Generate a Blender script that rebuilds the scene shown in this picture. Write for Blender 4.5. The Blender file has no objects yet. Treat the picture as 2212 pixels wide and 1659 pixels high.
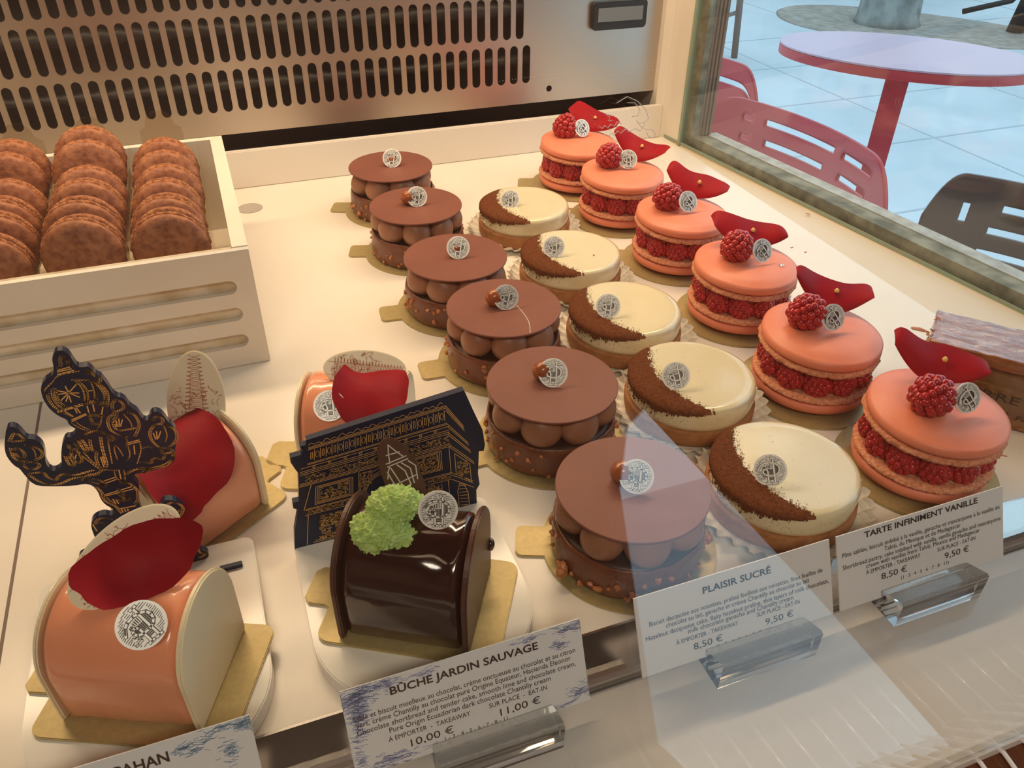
import bpy, bmesh, math, random
from mathutils import Vector, Matrix, Euler, noise
PI = math.pi
R = math.radians
C = bpy.context.scene.collection
rnd = random.Random(7)

# ------------------------------------------------------------------ camera
cd = bpy.data.cameras.new('camera'); cam = bpy.data.objects.new('camera', cd); C.objects.link(cam)
cd.sensor_width = 36.0; cd.lens = 36.0 * 1750.14 / 2212.0; cd.clip_start = 0.01; cd.clip_end = 100
rt = Vector((0.93744, -0.34802, 0.00901)); up = Vector((0.19681, 0.55113, 0.81088)); fw = Vector((0.28717, 0.75838, -0.58514))
cam.matrix_world = Matrix(((rt.x, up.x, -fw.x, 0), (rt.y, up.y, -fw.y, 0), (rt.z, up.z, -fw.z, 0.3107), (0, 0, 0, 1)))
bpy.context.scene.camera = cam

# ------------------------------------------------------------------ world, lamps, exposure
W = bpy.data.worlds.new('world'); bpy.context.scene.world = W; W.use_nodes = True
W.node_tree.nodes['Background'].inputs[0].default_value = (0.60, 0.80, 0.96, 1)
W.node_tree.nodes['Background'].inputs[1].default_value = 2.0
def area(name, loc, rot, sx, sy, power, col, spread=180):
    l = bpy.data.lights.new(name, 'AREA'); l.shape = 'RECTANGLE'; l.size = sx; l.size_y = sy; l.energy = power; l.color = col; l.spread = R(spread)
    o = bpy.data.objects.new(name, l); C.objects.link(o); o.location = loc; o.rotation_euler = rot; return o
area('case_lamp', (0.12, 0.66, 0.50), (R(-8), 0, 0), 0.95, 0.05, 5.3, (1.0, 0.715, 0.45))
area('shop_fill', (-0.4, -1.2, 1.6), (R(-15), 0, 0), 0.9, 0.6, 34.0, (1.0, 0.84, 0.68))  # added fill for the front of the case, kept out of the reflections
vs = bpy.context.scene.view_settings
vs.view_transform = 'Standard'; vs.look = 'None'; vs.gamma = 1; vs.use_curve_mapping = False; vs.exposure = 0.0

# ------------------------------------------------------------------ materials
def mat(name, col, rough=0.5, metal=0.0, var=None, scale=50, bump=0, bscale=200, coat=0, trans=0, ior=1.45, sss=0, emit=0, detail=3, spec=0.5):
    m = bpy.data.materials.new(name); m.use_nodes = True; nt = m.node_tree; b = nt.nodes['Principled BSDF']
    b.inputs['Base Color'].default_value = (*col, 1); b.inputs['Roughness'].default_value = rough; b.inputs['Metallic'].default_value = metal
    b.inputs['Coat Weight'].default_value = coat; b.inputs['Coat Roughness'].default_value = 0.08
    b.inputs['Transmission Weight'].default_value = trans; b.inputs['IOR'].default_value = ior
    b.inputs['Specular IOR Level'].default_value = spec
    if sss: b.inputs['Subsurface Weight'].default_value = sss; b.inputs['Subsurface Radius'].default_value = (0.004, 0.002, 0.001); b.inputs['Subsurface Scale'].default_value = 1
    if emit: b.inputs['Emission Color'].default_value = (*col, 1); b.inputs['Emission Strength'].default_value = emit
    tc = nt.nodes.new('ShaderNodeTexCoord')
    if var:
        n = nt.nodes.new('ShaderNodeTexNoise'); n.inputs['Scale'].default_value = scale; n.inputs['Detail'].default_value = detail
        nt.links.new(tc.outputs['Object'], n.inputs['Vector'])
        r = nt.nodes.new('ShaderNodeValToRGB'); r.color_ramp.elements[0].position = 0.35; r.color_ramp.elements[1].position = 0.65
        r.color_ramp.elements[0].color = (*col, 1); r.color_ramp.elements[1].color = (*var, 1)
        nt.links.new(n.outputs['Fac'], r.inputs['Fac']); nt.links.new(r.outputs['Color'], b.inputs['Base Color'])
    if bump:
        n = nt.nodes.new('ShaderNodeTexNoise'); n.inputs['Scale'].default_value = bscale; n.inputs['Detail'].default_value = 4
        nt.links.new(tc.outputs['Object'], n.inputs['Vector'])
        bp = nt.nodes.new('ShaderNodeBump'); bp.inputs['Strength'].default_value = bump; bp.inputs['Distance'].default_value = 0.001
        nt.links.new(n.outputs['Fac'], bp.inputs['Height']); nt.links.new(bp.outputs['Normal'], b.inputs['Normal'])
    return m
def clearmat(name, col, clear, rough=0.02, tint=(1, 1, 1)):
    """thin see-through sheet: mostly transparent, a little glossy by fresnel"""
    m = bpy.data.materials.new(name); m.use_nodes = True; nt = m.node_tree
    for n in list(nt.nodes): nt.nodes.remove(n)
    o = nt.nodes.new('ShaderNodeOutputMaterial'); t = nt.nodes.new('ShaderNodeBsdfTransparent'); t.inputs[0].default_value = (*tint, 1)
    g = nt.nodes.new('ShaderNodeBsdfGlossy'); g.inputs['Color'].default_value = (*col, 1); g.inputs['Roughness'].default_value = rough
    f = nt.nodes.new('ShaderNodeLayerWeight'); f.inputs[0].default_value = 0.5
    pw = nt.nodes.new('ShaderNodeMath'); pw.operation = 'POWER'; pw.inputs[1].default_value = 5.0
    mu = nt.nodes.new('ShaderNodeMath'); mu.operation = 'MULTIPLY_ADD'; mu.inputs[1].default_value = 0.95 * clear; mu.inputs[2].default_value = 0.04 * clear
    nt.links.new(f.outputs['Facing'], pw.inputs[0])
    mx = nt.nodes.new('ShaderNodeMixShader')
    nt.links.new(pw.outputs[0], mu.inputs[0]); nt.links.new(mu.outputs[0], mx.inputs[0]); nt.links.new(t.outputs[0], mx.inputs[1]); nt.links.new(g.outputs[0], mx.inputs[2]); nt.links.new(mx.outputs[0], o.inputs[0])
    return m
M = {}
M['tray'] = mat('white_lacquer', (0.78, 0.715, 0.625), 0.24, var=(0.81, 0.745, 0.66), scale=9)
M['cream_wall'] = mat('cream_lacquer', (0.72, 0.66, 0.56), 0.35, var=(0.76, 0.70, 0.60), scale=12)
M['dark'] = mat('gap_shade', (0.018, 0.016, 0.015), 0.6, var=(0.03, 0.026, 0.024), scale=30)  # near-black colour stands for the shade below and behind the back panel
M['coil'] = mat('dull_coil', (0.035, 0.032, 0.03), 0.5, 0.3)
M['rail'] = mat('brushed_rail', (0.62, 0.60, 0.58), 0.20, 1.0)
M['board'] = mat('gold_card', (0.44, 0.345, 0.155), 0.42, 0.35, var=(0.49, 0.385, 0.18), scale=400)
M['milk'] = mat('milk_chocolate', (0.205, 0.075, 0.052), 0.42, var=(0.23, 0.085, 0.060), scale=25, bump=0.10, bscale=900, spec=0.22)
M['glaze_nut'] = mat('nut_chocolate_coat', (0.135, 0.042, 0.021), 0.30, var=(0.18, 0.060, 0.030), scale=90, bump=0.5, bscale=260)
M['dollop'] = mat('chocolate_chantilly', (0.29, 0.125, 0.068), 0.42, var=(0.34, 0.15, 0.085), scale=60, bump=0.08, bscale=500)
M['ganache'] = mat('dark_ganache', (0.045, 0.018, 0.012), 0.4)
M['nut'] = mat('roasted_nut', (0.52, 0.20, 0.07), 0.4, var=(0.36, 0.11, 0.04), scale=500)
M['hazelnut'] = mat('caramel_hazelnut', (0.40, 0.115, 0.035), 0.25, coat=0.4, var=(0.27, 0.06, 0.018), scale=300)
M['silver'] = mat('stamped_silver', (0.92, 0.90, 0.85), 0.32, 0.15)
M['silver_dark'] = mat('stamp_recess', (0.055, 0.050, 0.040), 0.4, 0.4)
M['cream'] = mat('vanilla_glaze', (0.74, 0.64, 0.41), 0.16, coat=0.7, var=(0.77, 0.67, 0.45), scale=30, sss=0.1)
M['cocoa'] = mat('cocoa_powder', (0.135, 0.042, 0.016), 0.95, var=(0.20, 0.066, 0.026), scale=600, bump=1.0, bscale=1500, spec=0.1)
M['sable'] = mat('shortcrust', (0.42, 0.18, 0.062), 0.75, var=(0.31, 0.12, 0.038), scale=160, bump=0.4, bscale=600)
M['paper'] = mat('waxed_paper', (0.80, 0.75, 0.64), 0.45)
M['shell'] = mat('pink_macaron_shell', (0.78, 0.235, 0.135), 0.42, var=(0.82, 0.26, 0.15), scale=60, bump=0.03, bscale=900, sss=0.08)
M['foot'] = mat('pink_macaron_foot', (0.60, 0.20, 0.10), 0.9, var=(0.82, 0.38, 0.22), scale=500, bump=1.0, bscale=700)
M['berry'] = mat('raspberry_flesh', (0.46, 0.014, 0.018), 0.25, coat=0.35, var=(0.36, 0.008, 0.012), scale=200, sss=0.1)
M['berry_dark'] = mat('raspberry_filling', (0.20, 0.008, 0.014), 0.35, var=(0.26, 0.015, 0.02), scale=200)
M['petal'] = mat('rose_petal', (0.34, 0.003, 0.010), 0.55, var=(0.27, 0.002, 0.012), scale=40, bump=0.15, bscale=300, spec=0.15)
M['petal_tip'] = mat('petal_base', (0.80, 0.55, 0.16), 0.5)
M['pinkglaze'] = mat('pink_mirror_glaze', (0.84, 0.32, 0.17), 0.24, coat=0.6, var=(0.87, 0.37, 0.21), scale=18, sss=0.15)
M['whitechoc'] = mat('white_chocolate', (0.84, 0.73, 0.50), 0.30, var=(0.87, 0.76, 0.54), scale=30, sss=0.08)
M['print_red'] = mat('red_print', (0.45, 0.10, 0.045), 0.5)
M['darkglaze'] = mat('dark_mirror_glaze', (0.030, 0.009, 0.006), 0.12, coat=1.0, var=(0.040, 0.012, 0.008), scale=20, bump=0.06, bscale=60)
M['darkchoc'] = mat('dark_chocolate_disc', (0.085, 0.034, 0.020), 0.38, var=(0.105, 0.042, 0.025), scale=120, bump=0.08, bscale=900)
M['silver_print'] = mat('silver_print', (0.75, 0.70, 0.66), 0.45, 0.3)
M['sponge'] = mat('green_sponge', (0.38, 0.56, 0.13), 0.85, var=(0.54, 0.72, 0.26), scale=260, bump=1.0, bscale=700, sss=0.1)
M['acrylic_black'] = mat('navy_black_acrylic', (0.004, 0.014, 0.045), 0.22, spec=0.30)
M['goldline'] = mat('engraved_gold', (0.90, 0.52, 0.16), 0.45, 0.3)
M['plate'] = mat('white_acrylic', (0.80, 0.77, 0.70), 0.15)
M['card'] = mat('white_card', (0.70, 0.70, 0.71), 0.5)
M['ink'] = mat('black_ink', (0.022, 0.018, 0.018), 0.6)
M['ink_brown'] = mat('brown_ink', (0.05, 0.025, 0.018), 0.6)
M['toile'] = mat('blue_toile_ink', (0.20, 0.23, 0.46), 0.6, var=(0.36, 0.40, 0.58), scale=700)
M['toile_teal'] = mat('teal_toile_ink', (0.14, 0.26, 0.42), 0.6, var=(0.26, 0.38, 0.52), scale=700)
M['acrylic'] = mat('clear_acrylic', (0.93, 0.97, 0.99), 0.04, trans=1.0, ior=1.49)
M['macaron'] = mat('cocoa_macaron_shell', (0.42, 0.16, 0.068), 0.55, var=(0.21, 0.058, 0.020), scale=210, bump=0.25, bscale=400, detail=6)
M['macaron_foot'] = mat('cocoa_macaron_foot', (0.46, 0.19, 0.08), 0.9, var=(0.24, 0.075, 0.026), scale=350, bump=1.0, bscale=600)
M['macaron_fill'] = mat('chocolate_filling', (0.10, 0.035, 0.018), 0.6)
M['crate'] = mat('white_painted_wood', (0.74, 0.67, 0.57), 0.5, var=(0.78, 0.71, 0.61), scale=20, bump=0.1, bscale=60)
M['plastic'] = clearmat('clear_plastic', (1, 0.97, 0.9), 0.9, 0.08, (0.94, 0.92, 0.87))
M['puff'] = mat('caramelised_puff', (0.24, 0.065, 0.014), 0.22, coat=1.0, var=(0.36, 0.12, 0.03), scale=180, bump=0.9, bscale=350)
M['puff_side'] = mat('baked_layers', (0.42, 0.19, 0.065), 0.7, var=(0.27, 0.10, 0.03), scale=220, bump=0.8, bscale=400)
M['wrap'] = mat('praline_cream', (0.25, 0.105, 0.042), 0.45, var=(0.34, 0.16, 0.065), scale=90, bump=0.5, bscale=200)
M['ledge'] = mat('cream_ledge', (0.66, 0.56, 0.42), 0.40, var=(0.70, 0.60, 0.46), scale=10)
M['grime'] = mat('grimy_silicone', (0.30, 0.27, 0.19), 0.7, var=(0.09, 0.085, 0.055), scale=55, detail=6)
M['glass_edge'] = mat('green_glass_edge', (0.24, 0.36, 0.28), 0.15, var=(0.30, 0.34, 0.26), scale=60)
M['stone'] = mat('stone_sill', (0.36, 0.34, 0.31), 0.8, var=(0.50, 0.49, 0.46), scale=90, bump=0.5, bscale=200)
M['hole_cap'] = mat('grey_cap', (0.42, 0.38, 0.33), 0.5)
M['liner'] = mat('crumpled_clear_liner', (0.55, 0.44, 0.28), 0.16, coat=0.6, var=(0.72, 0.64, 0.50), scale=60, bump=1.0, bscale=120)
M['glass'] = clearmat('window_glass', (1, 1, 1), 0.9, 0.0, (0.95, 0.98, 0.98))
M['frontglass'] = clearmat('front_glass', (1, 1, 1), 1.5, 0.0, (0.97, 0.985, 0.98))
M['etch'] = mat('etched_line', (0.95, 0.92, 0.86), 0.5, emit=0)
M['pave'] = mat('pavement', (0.48, 0.54, 0.57), 0.6, var=(0.56, 0.61, 0.64), scale=2.5, bump=0.3, bscale=40)
M['joint'] = mat('paving_joint', (0.40, 0.45, 0.48), 0.8)
M['soil'] = mat('tree_soil', (0.26, 0.22, 0.18), 0.9, var=(0.38, 0.35, 0.31), scale=14)
M['bark'] = mat('plane_tree_bark', (0.16, 0.17, 0.16), 0.9, var=(0.30, 0.32, 0.30), scale=12, bump=0.6, bscale=30)
M['redmetal'] = mat('red_enamel', (0.48, 0.045, 0.055), 0.35, var=(0.52, 0.06, 0.07), scale=6)
M['pinktop'] = mat('pink_table_top', (0.55, 0.38, 0.47), 0.35)
M['brownmetal'] = mat('brown_enamel', (0.10, 0.075, 0.07), 0.35)
M['rubber'] = mat('black_rubber', (0.012, 0.02, 0.026), 0.6)
M['wicker'] = mat('weathered_wood', (0.20, 0.15, 0.12), 0.7)
M['lcd'] = mat('lcd_panel', (0.16, 0.18, 0.19), 0.25)
M['blackplastic'] = mat('black_plastic', (0.012, 0.014, 0.016), 0.3)
M['roomwall'] = mat('shop_wall', (0.17, 0.095, 0.065), 0.7)
M['rib'] = mat('copper_front', (0.22, 0.09, 0.045), 0.25, 0.5)
M['ribwhite'] = mat('white_flute', (0.95, 0.95, 0.95), 0.12, coat=1)
# steel with long brushed streaks
def steel():
    m = mat('brushed_steel', (0.62, 0.56, 0.50), 0.33, 1.0); nt = m.node_tree; b = nt.nodes['Principled BSDF']
    tc = nt.nodes.new('ShaderNodeTexCoord'); mp = nt.nodes.new('ShaderNodeMapping'); mp.inputs['Scale'].default_value = (3, 3, 260)
    n = nt.nodes.new('ShaderNodeTexNoise'); n.inputs['Scale'].default_value = 3
    r = nt.nodes.new('ShaderNodeMapRange'); r.inputs[3].default_value = 0.27; r.inputs[4].default_value = 0.42
    nt.links.new(tc.outputs['Object'], mp.inputs[0]); nt.links.new(mp.outputs[0], n.inputs['Vector']); nt.links.new(n.outputs['Fac'], r.inputs[0]); nt.links.new(r.outputs[0], b.inputs['Roughness'])
    return m
M['steel'] = steel()
# frosted shelf: white, slightly see-through
def frosted():
    m = mat('frosted_shelf', (0.70, 0.67, 0.64), 0.20, coat=0.4); nt = m.node_tree; b = nt.nodes['Principled BSDF']; o = nt.nodes['Material Output']
    t = nt.nodes.new('ShaderNodeBsdfTransparent'); mx = nt.nodes.new('ShaderNodeMixShader'); mx.inputs[0].default_value = 0.62
    nt.links.new(t.outputs[0], mx.inputs[1]); nt.links.new(b.outputs[0], mx.inputs[2]); nt.links.new(mx.outputs[0], o.inputs[0]); return m
M['frosted'] = frosted()

# ------------------------------------------------------------------ helpers
def link(name, me, m, parent=None, loc=None, rot=None):
    o = bpy.data.objects.new(name, me); C.objects.link(o)
    if m is not None: me.materials.clear(); me.materials.append(M[m])
    if parent is not None: o.parent = parent
    if loc is not None: o.location = loc
    if rot is not None: o.rotation_euler = rot
    return o
def mesh(verts, faces, smooth=False):
    me = bpy.data.meshes.new('m'); me.from_pydata([tuple(v) for v in verts], [], faces); me.update()
    if smooth:
        for p in me.polygons: p.use_smooth = True
    return me
def bm2me(bm, smooth=False):
    me = bpy.data.meshes.new('m'); bmesh.ops.recalc_face_normals(bm, faces=bm.faces[:]); bm.to_mesh(me); bm.free()
    if smooth:
        for p in me.polygons: p.use_smooth = True
    return me
def fixn(me):
    bm = bmesh.new(); bm.from_mesh(me); bmesh.ops.recalc_face_normals(bm, faces=bm.faces[:]); bm.to_mesh(me); bm.free(); return me
def thing(name, label, cat, loc=(0, 0, 0), rz=0, group=None):
    o = bpy.data.objects.new(name, None); C.objects.link(o); o.empty_display_size = 0.01
    o.location = loc; o.rotation_euler = (0, 0, rz); o['label'] = label; o['category'] = cat
    if group: o['group'] = group
    return o
def tag(o, label, cat, group=None):
    o['label'] = label; o['category'] = cat
    if group: o['group'] = group
    return o
def struct(o): o['kind'] = 'structure'; return o
def box(bm, x0, x1, y0, y1, z0, z1, bev=0):
    vs_ = [bm.verts.new((x, y, z)) for z in (z0, z1) for y in (y0, y1) for x in (x0, x1)]
    fs = [bm.faces.new([vs_[i] for i in f]) for f in ((0, 2, 3, 1), (4, 5, 7, 6), (0, 1, 5, 4), (2, 6, 7, 3), (0, 4, 6, 2), (1, 3, 7, 5))]
    if bev:
        es = list({e for f in fs for e in f.edges}); bmesh.ops.bevel(bm, geom=es, offset=bev, segments=2, affect='EDGES')
    return bm
def boxme(*a, bev=0): return bm2me(box(bmesh.new(), *a, bev=bev))
def lathe(prof, n=64, f=None, smooth=True, closed=True):
    """prof: list of (r,z). f(r,z,ang,k)->(r,z)"""
    vs_, fs = [], []
    for k, (r, z) in enumerate(prof):
        for i in range(n):
            a = 2 * PI * i / n; rr, zz = (r, z) if f is None else f(r, z, a, k)
            vs_.append((rr * math.cos(a), rr * math.sin(a), zz))
    m = len(prof)
    for k in range(m - 1):
        for i in range(n):
            j = (i + 1) % n; fs.append((k * n + i, k * n + j, (k + 1) * n + j, (k + 1) * n + i))
    if closed:
        fs.append(tuple(reversed(range(n)))); fs.append(tuple((m - 1) * n + i for i in range(n)))
    return mesh(vs_, fs, smooth)
def extr(pts, th, plane='xz', bev=0):
    """solid from outline. plane xz: thickness goes to +y ; plane xy: thickness goes up"""
    bm = bmesh.new()
    v = [bm.verts.new((a, 0, b) if plane == 'xz' else ((a, b, 0) if plane == 'xy' else (0, a, b))) for a, b in pts]
    f = bm.faces.new(v)
    r = bmesh.ops.extrude_face_region(bm, geom=[f])
    d = Vector((0, th, 0)) if plane == 'xz' else (Vector((0, 0, th)) if plane == 'xy' else Vector((th, 0, 0)))
    bmesh.ops.translate(bm, verts=[e for e in r['geom'] if isinstance(e, bmesh.types.BMVert)], vec=d)
    if bev:
        big = [f_ for f_ in bm.faces if len(f_.verts) > 4 or True]
        es = [e for e in bm.edges if len(e.link_faces) == 2 and abs(e.link_faces[0].normal.dot(e.link_faces[1].normal)) < 0.5]
        bm.normal_update(); es = [e for e in bm.edges if e.calc_face_angle(0) > 1.0]
        bmesh.ops.bevel(bm, geom=es, offset=bev, segments=2, affect='EDGES')
    bmesh.ops.triangulate(bm, faces=[f_ for f_ in bm.faces if len(f_.verts) > 4])
    return bm2me(bm)
def rrect(x0, x1, y0, y1, r, n=6):
    pts = []
    for cx, cy, a0 in ((x1 - r, y1 - r, 0), (x0 + r, y1 - r, 90), (x0 + r, y0 + r, 180), (x1 - r, y0 + r, 270)):
        for i in range(n + 1):
            a = R(a0 + 90 * i / n); pts.append((cx + r * math.cos(a), cy + r * math.sin(a)))
    return pts
def holed(outer, holes, th, res=1):
    """flat sheet with holes (in XY of the curve), thickness th"""
    cu = bpy.data.curves.new('c', 'CURVE'); cu.dimensions = '2D'; cu.fill_mode = 'BOTH'; cu.extrude = th / 2
    for lp in [outer] + holes:
        s = cu.splines.new('POLY'); s.points.add(len(lp) - 1)
        for i, (a, b) in enumerate(lp): s.points[i].co = (a, b, 0, 1)
        s.use_cyclic_u = True
    o = bpy.data.objects.new('tmp', cu); C.objects.link(o); dg = bpy.context.evaluated_depsgraph_get()
    me = bpy.data.meshes.new_from_object(o.evaluated_get(dg)); bpy.data.objects.remove(o); bpy.data.curves.remove(cu); return me
def ribbons(lines, w, off=0.0, closed=False, to3=None, th=0):
    """thin flat strokes. lines are lists of 2D points; to3 maps (a,b)->3D (default XZ plane at y=off)"""
    vs_, fs = [], []
    if to3 is None: to3 = lambda a, b: (a, off, b)
    for ln in lines:
        for (a, b), (c, d) in zip(ln[:-1], ln[1:]):
            L = math.hypot(c - a, d - b)
            if L < 1e-9: continue
            tx, ty = (c - a) / L, (d - b) / L; e = w * 0.35; nx, ny = -ty * w / 2, tx * w / 2
            a, b, c, d = a - tx * e, b - ty * e, c + tx * e, d + ty * e
            k = len(vs_); vs_ += [to3(a + nx, b + ny), to3(a - nx, b - ny), to3(c - nx, d - ny), to3(c + nx, d + ny)]; fs.append((k, k + 1, k + 2, k + 3))
    return mesh(vs_, fs)
def tube(pts, r, n=10, cap=True):
    vs_, fs = [], []; P = [Vector(p) for p in pts]
    for i, p in enumerate(P):
        t = (P[min(i + 1, len(P) - 1)] - P[max(i - 1, 0)]).normalized(); a = t.orthogonal() if i == 0 else (a - t * a.dot(t)); a.normalize(); b = t.cross(a)
        rr = r[i] if isinstance(r, (list, tuple)) else r
        for k in range(n): vs_.append(p + (a * math.cos(2 * PI * k / n) + b * math.sin(2 * PI * k / n)) * rr)
    for i in range(len(P) - 1):
        for k in range(n): fs.append((i * n + k, i * n + (k + 1) % n, (i + 1) * n + (k + 1) % n, (i + 1) * n + k))
    if cap: fs.append(tuple(range(n))); fs.append(tuple((len(P) - 1) * n + k for k in range(n)))
    return fixn(mesh(vs_, fs, True))
def ico(bm, c, r, sub=1, sc=(1, 1, 1)):
    bmesh.ops.create_icosphere(bm, subdivisions=sub, radius=1, matrix=Matrix.Translation(c) @ Matrix.Diagonal((r * sc[0], r * sc[1], r * sc[2], 1)))
def chaikin(p, n=2):
    for _ in range(n):
        if len(p) < 3: return p
        o = [p[0]]
        for a, b in zip(p[:-1], p[1:]): o += [(0.75 * a[0] + 0.25 * b[0], 0.75 * a[1] + 0.25 * b[1]), (0.25 * a[0] + 0.75 * b[0], 0.25 * a[1] + 0.75 * b[1])]
        p = o + [p[-1]]
    return p
def text(body, w, h=None, bold=0, shear=0):
    """text mesh in XY, left edge and baseline at 0, scaled to width w (height h for capitals if given)"""
    cu = bpy.data.curves.new('t', 'FONT'); cu.body = body; cu.size = 1; cu.offset = bold; cu.shear = shear; cu.resolution_u = 3
    o = bpy.data.objects.new('tmp', cu); C.objects.link(o); dg = bpy.context.evaluated_depsgraph_get()
    me = bpy.data.meshes.new_from_object(o.evaluated_get(dg)); bpy.data.objects.remove(o); bpy.data.curves.remove(cu)
    xs = [v.co.x for v in me.vertices]; x0, x1 = min(xs), max(xs); sx = w / (x1 - x0); sy = sx if h is None else h / 0.70
    for v in me.vertices: v.co.x = (v.co.x - x0) * sx; v.co.y *= sy; v.co.z = 0
    return me
def join(mes):
    bm = bmesh.new()
    for me, mx in mes:
        t = bmesh.new(); t.from_mesh(me); t.transform(mx); tm = bpy.data.meshes.new('x'); t.to_mesh(tm); t.free(); bm.from_mesh(tm)
    me = bpy.data.meshes.new('m'); bm.to_mesh(me); bm.free(); return me
def kids(o): return [c for c in bpy.data.objects if c.parent == o]
def copy_tree(o, parent=None, top=True, childmap={}):
    cm = {}
    for c in bpy.data.objects:
        if c.parent: cm.setdefault(c.parent.name, []).append(c)
    def rec(a, par):
        b = a.copy(); C.objects.link(b); b.parent = par
        for ch in cm.get(a.name, []): rec(ch, b)
        return b
    return rec(o, parent)
def child(o, name):
    return [c for c in kids(o) if c.name.split('.')[0] == name]
def nz(x, y, z, s=1.0): return noise.noise(Vector((x * s, y * s, z * s)))
def faceyaw(x, y): return -math.atan2(x, y)

# ------------------------------------------------------------------ setting: display deck and case
struct(link('floor', boxme(-0.75, 0.483, 0.207, 0.80, -0.03, 0.0), 'tray'))
bm = bmesh.new(); box(bm, -0.13455, -0.1330, 0.2075, 0.4985, -0.001, 0.00012)
struct(link('trim_1', bm2me(bm), 'wicker'))
struct(link('trim_2', boxme(-0.75, 0.4785, 0.797, 0.803, 0.0, 0.0365, bev=0.0008), 'tray'))
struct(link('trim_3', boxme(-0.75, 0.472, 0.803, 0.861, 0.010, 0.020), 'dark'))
# round cable hole in the deck
o = link('trim_4', lathe([(0.0112, 0.0), (0.0112, 0.00025), (0.0098, 0.00025), (0.0095, 0.0001)], 40, closed=True), 'hole_cap', None, (0.0203, 0.7462, 0.0002)); struct(o)
# perforated steel back panel (local XY -> world XZ)
holes = []
for row, (z0, z1) in enumerate(((0.0700, 0.1078), (0.1140, 0.1528), (0.1590, 0.1978), (0.2040, 0.2428))):
    k = 0; x = (0.3190 if row % 2 == 0 else 0.3112)
    while x > -0.60:
        w = 0.0042; pts = []
        for cx, cy, a0 in ((x, z1 - w, 0), (x, z0 + w, 180)):
            for i in range(7): a = R(a0 + 180 * i / 6); pts.append((cx + w * math.cos(a), cy + w * math.sin(a)))
        holes.append(pts); x -= 0.0136
holes.append([(0.3455 + 0.0032 * math.cos(2 * PI * i / 20), 0.0622 + 0.0032 * math.sin(2 * PI * i / 20)) for i in range(20)])
me = holed([(-0.75, 0.049), (0.472, 0.049), (0.472, 0.45), (-0.75, 0.45)], holes, 0.0015)
o = link('wall_back', me, 'steel', None, (0, 0.812, 0), (R(90), 0, 0)); struct(o)
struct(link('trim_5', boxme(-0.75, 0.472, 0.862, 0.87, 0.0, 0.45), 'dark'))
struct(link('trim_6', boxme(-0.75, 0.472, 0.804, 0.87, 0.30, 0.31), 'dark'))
cc = thing('cooling_coil', 'dark cooling coil pipes seen through the slots of the steel back panel', 'cooling coil', (0, 0.832, 0))
for z, r_ in ((0.088, 0.0065), (0.138, 0.008), (0.184, 0.008)):
    pts, rr = [], []
    n_ = 150
    for i in range(n_ + 1): pts.append((-0.6 + 1.0 * i / n_, 0, z)); rr.append(r_ * (1.0 if i % 2 else 0.72))
    link('pipe', tube(pts, rr, 8), 'coil', cc)
# right-hand corner post and cream end wall
struct(link('wall_right', extr([(0.4722, 0.8035), (0.4790, 0.7970), (0.4832, 0.7955), (0.4868, 0.7690), (0.5000, 0.7700), (0.5000, 0.8700), (0.4722, 0.8700)], 0.45, 'xy'), 'cream_wall'))
# glass line from G0 towards the viewer
G0 = Vector((0.4872, 0.765, 0)); GD = (Vector((0.5448, 0.3556, 0)) - G0).normalized(); GN = Vector((-GD.y, GD.x, 0))   # GN points out of the shop
if GN.x < 0: GN = -GN
def gpt(s, out, z): p = G0 + GD * s + GN * out; return Vector((p.x, p.y, z))
def gbox(s0, s1, o0, o1, z0, z1, name, m):
    vs_ = [gpt(s, o_, z) for z in (z0, z1) for o_ in (o0, o1) for s in (s0, s1)]
    me = fixn(mesh(vs_, [(0, 2, 3, 1), (4, 5, 7, 6), (0, 1, 5, 4), (2, 6, 7, 3), (0, 4, 6, 2), (1, 3, 7, 5)]))
    return link(name, me, m)
# cream ledge between deck and glass
me = fixn(mesh([(0.483, 0.795, -0.03), (0.483, 0.10, -0.03), gpt(0.72, 0, -0.03), gpt(-0.03, 0, -0.03), (0.483, 0.795, -0.0012), (0.483, 0.10, -0.0012), gpt(0.72, 0, 0.0022), gpt(-0.03, 0, 0.0005)],
    [(0, 1, 2, 3), (4, 7, 6, 5), (0, 4, 5, 1), (1, 5, 6, 2), (2, 6, 7, 3), (3, 7, 4, 0)]))
struct(link('trim_7', me, 'ledge'))
struct(gbox(-0.03, 0.72, -0.0005, 0.0008, 0.0005, 0.0035, 'trim_8', 'glass_edge'))
struct(gbox(-0.004, -0.0005, -0.002, 0.008, 0.0, 0.45, 'trim_9', 'glass_edge'))
struct(gbox(-0.0005, 0.012, 0.0045, 0.03, 0.0, 0.45, 'trim_10', 'grime'))
struct(gbox(0.0, 0.72, 0.006, 0.024, -0.02, 0.0118, 'trim_11', 'grime'))
struct(gbox(0.012, 0.72, 0.024, 0.038, -0.02, 0.0127, 'trim_12', 'stone'))
# wall under the window and its ribbed shutter channel
struct(gbox(0.0, 0.72, 0.010, 0.045, -0.93, -0.02, 'wall_front', 'stone'))
for k in range(4):
    struct(gbox(0.0105, 0.0125 + 0.0014 * k, 0.013 + 0.0036 * k, 0.0156 + 0.0036 * k, 0.0128, 0.45, 'trim_%d' % (13 + k), 'wicker'))
w1 = thing('window_1', 'side window', 'window'); del w1['label']; del w1['category']; struct(w1)
gp = gbox(-0.0004, 0.72, 0.001, 0.004, 0.0035, 0.45, 'pane', 'glass'); gp.parent = w1
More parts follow.
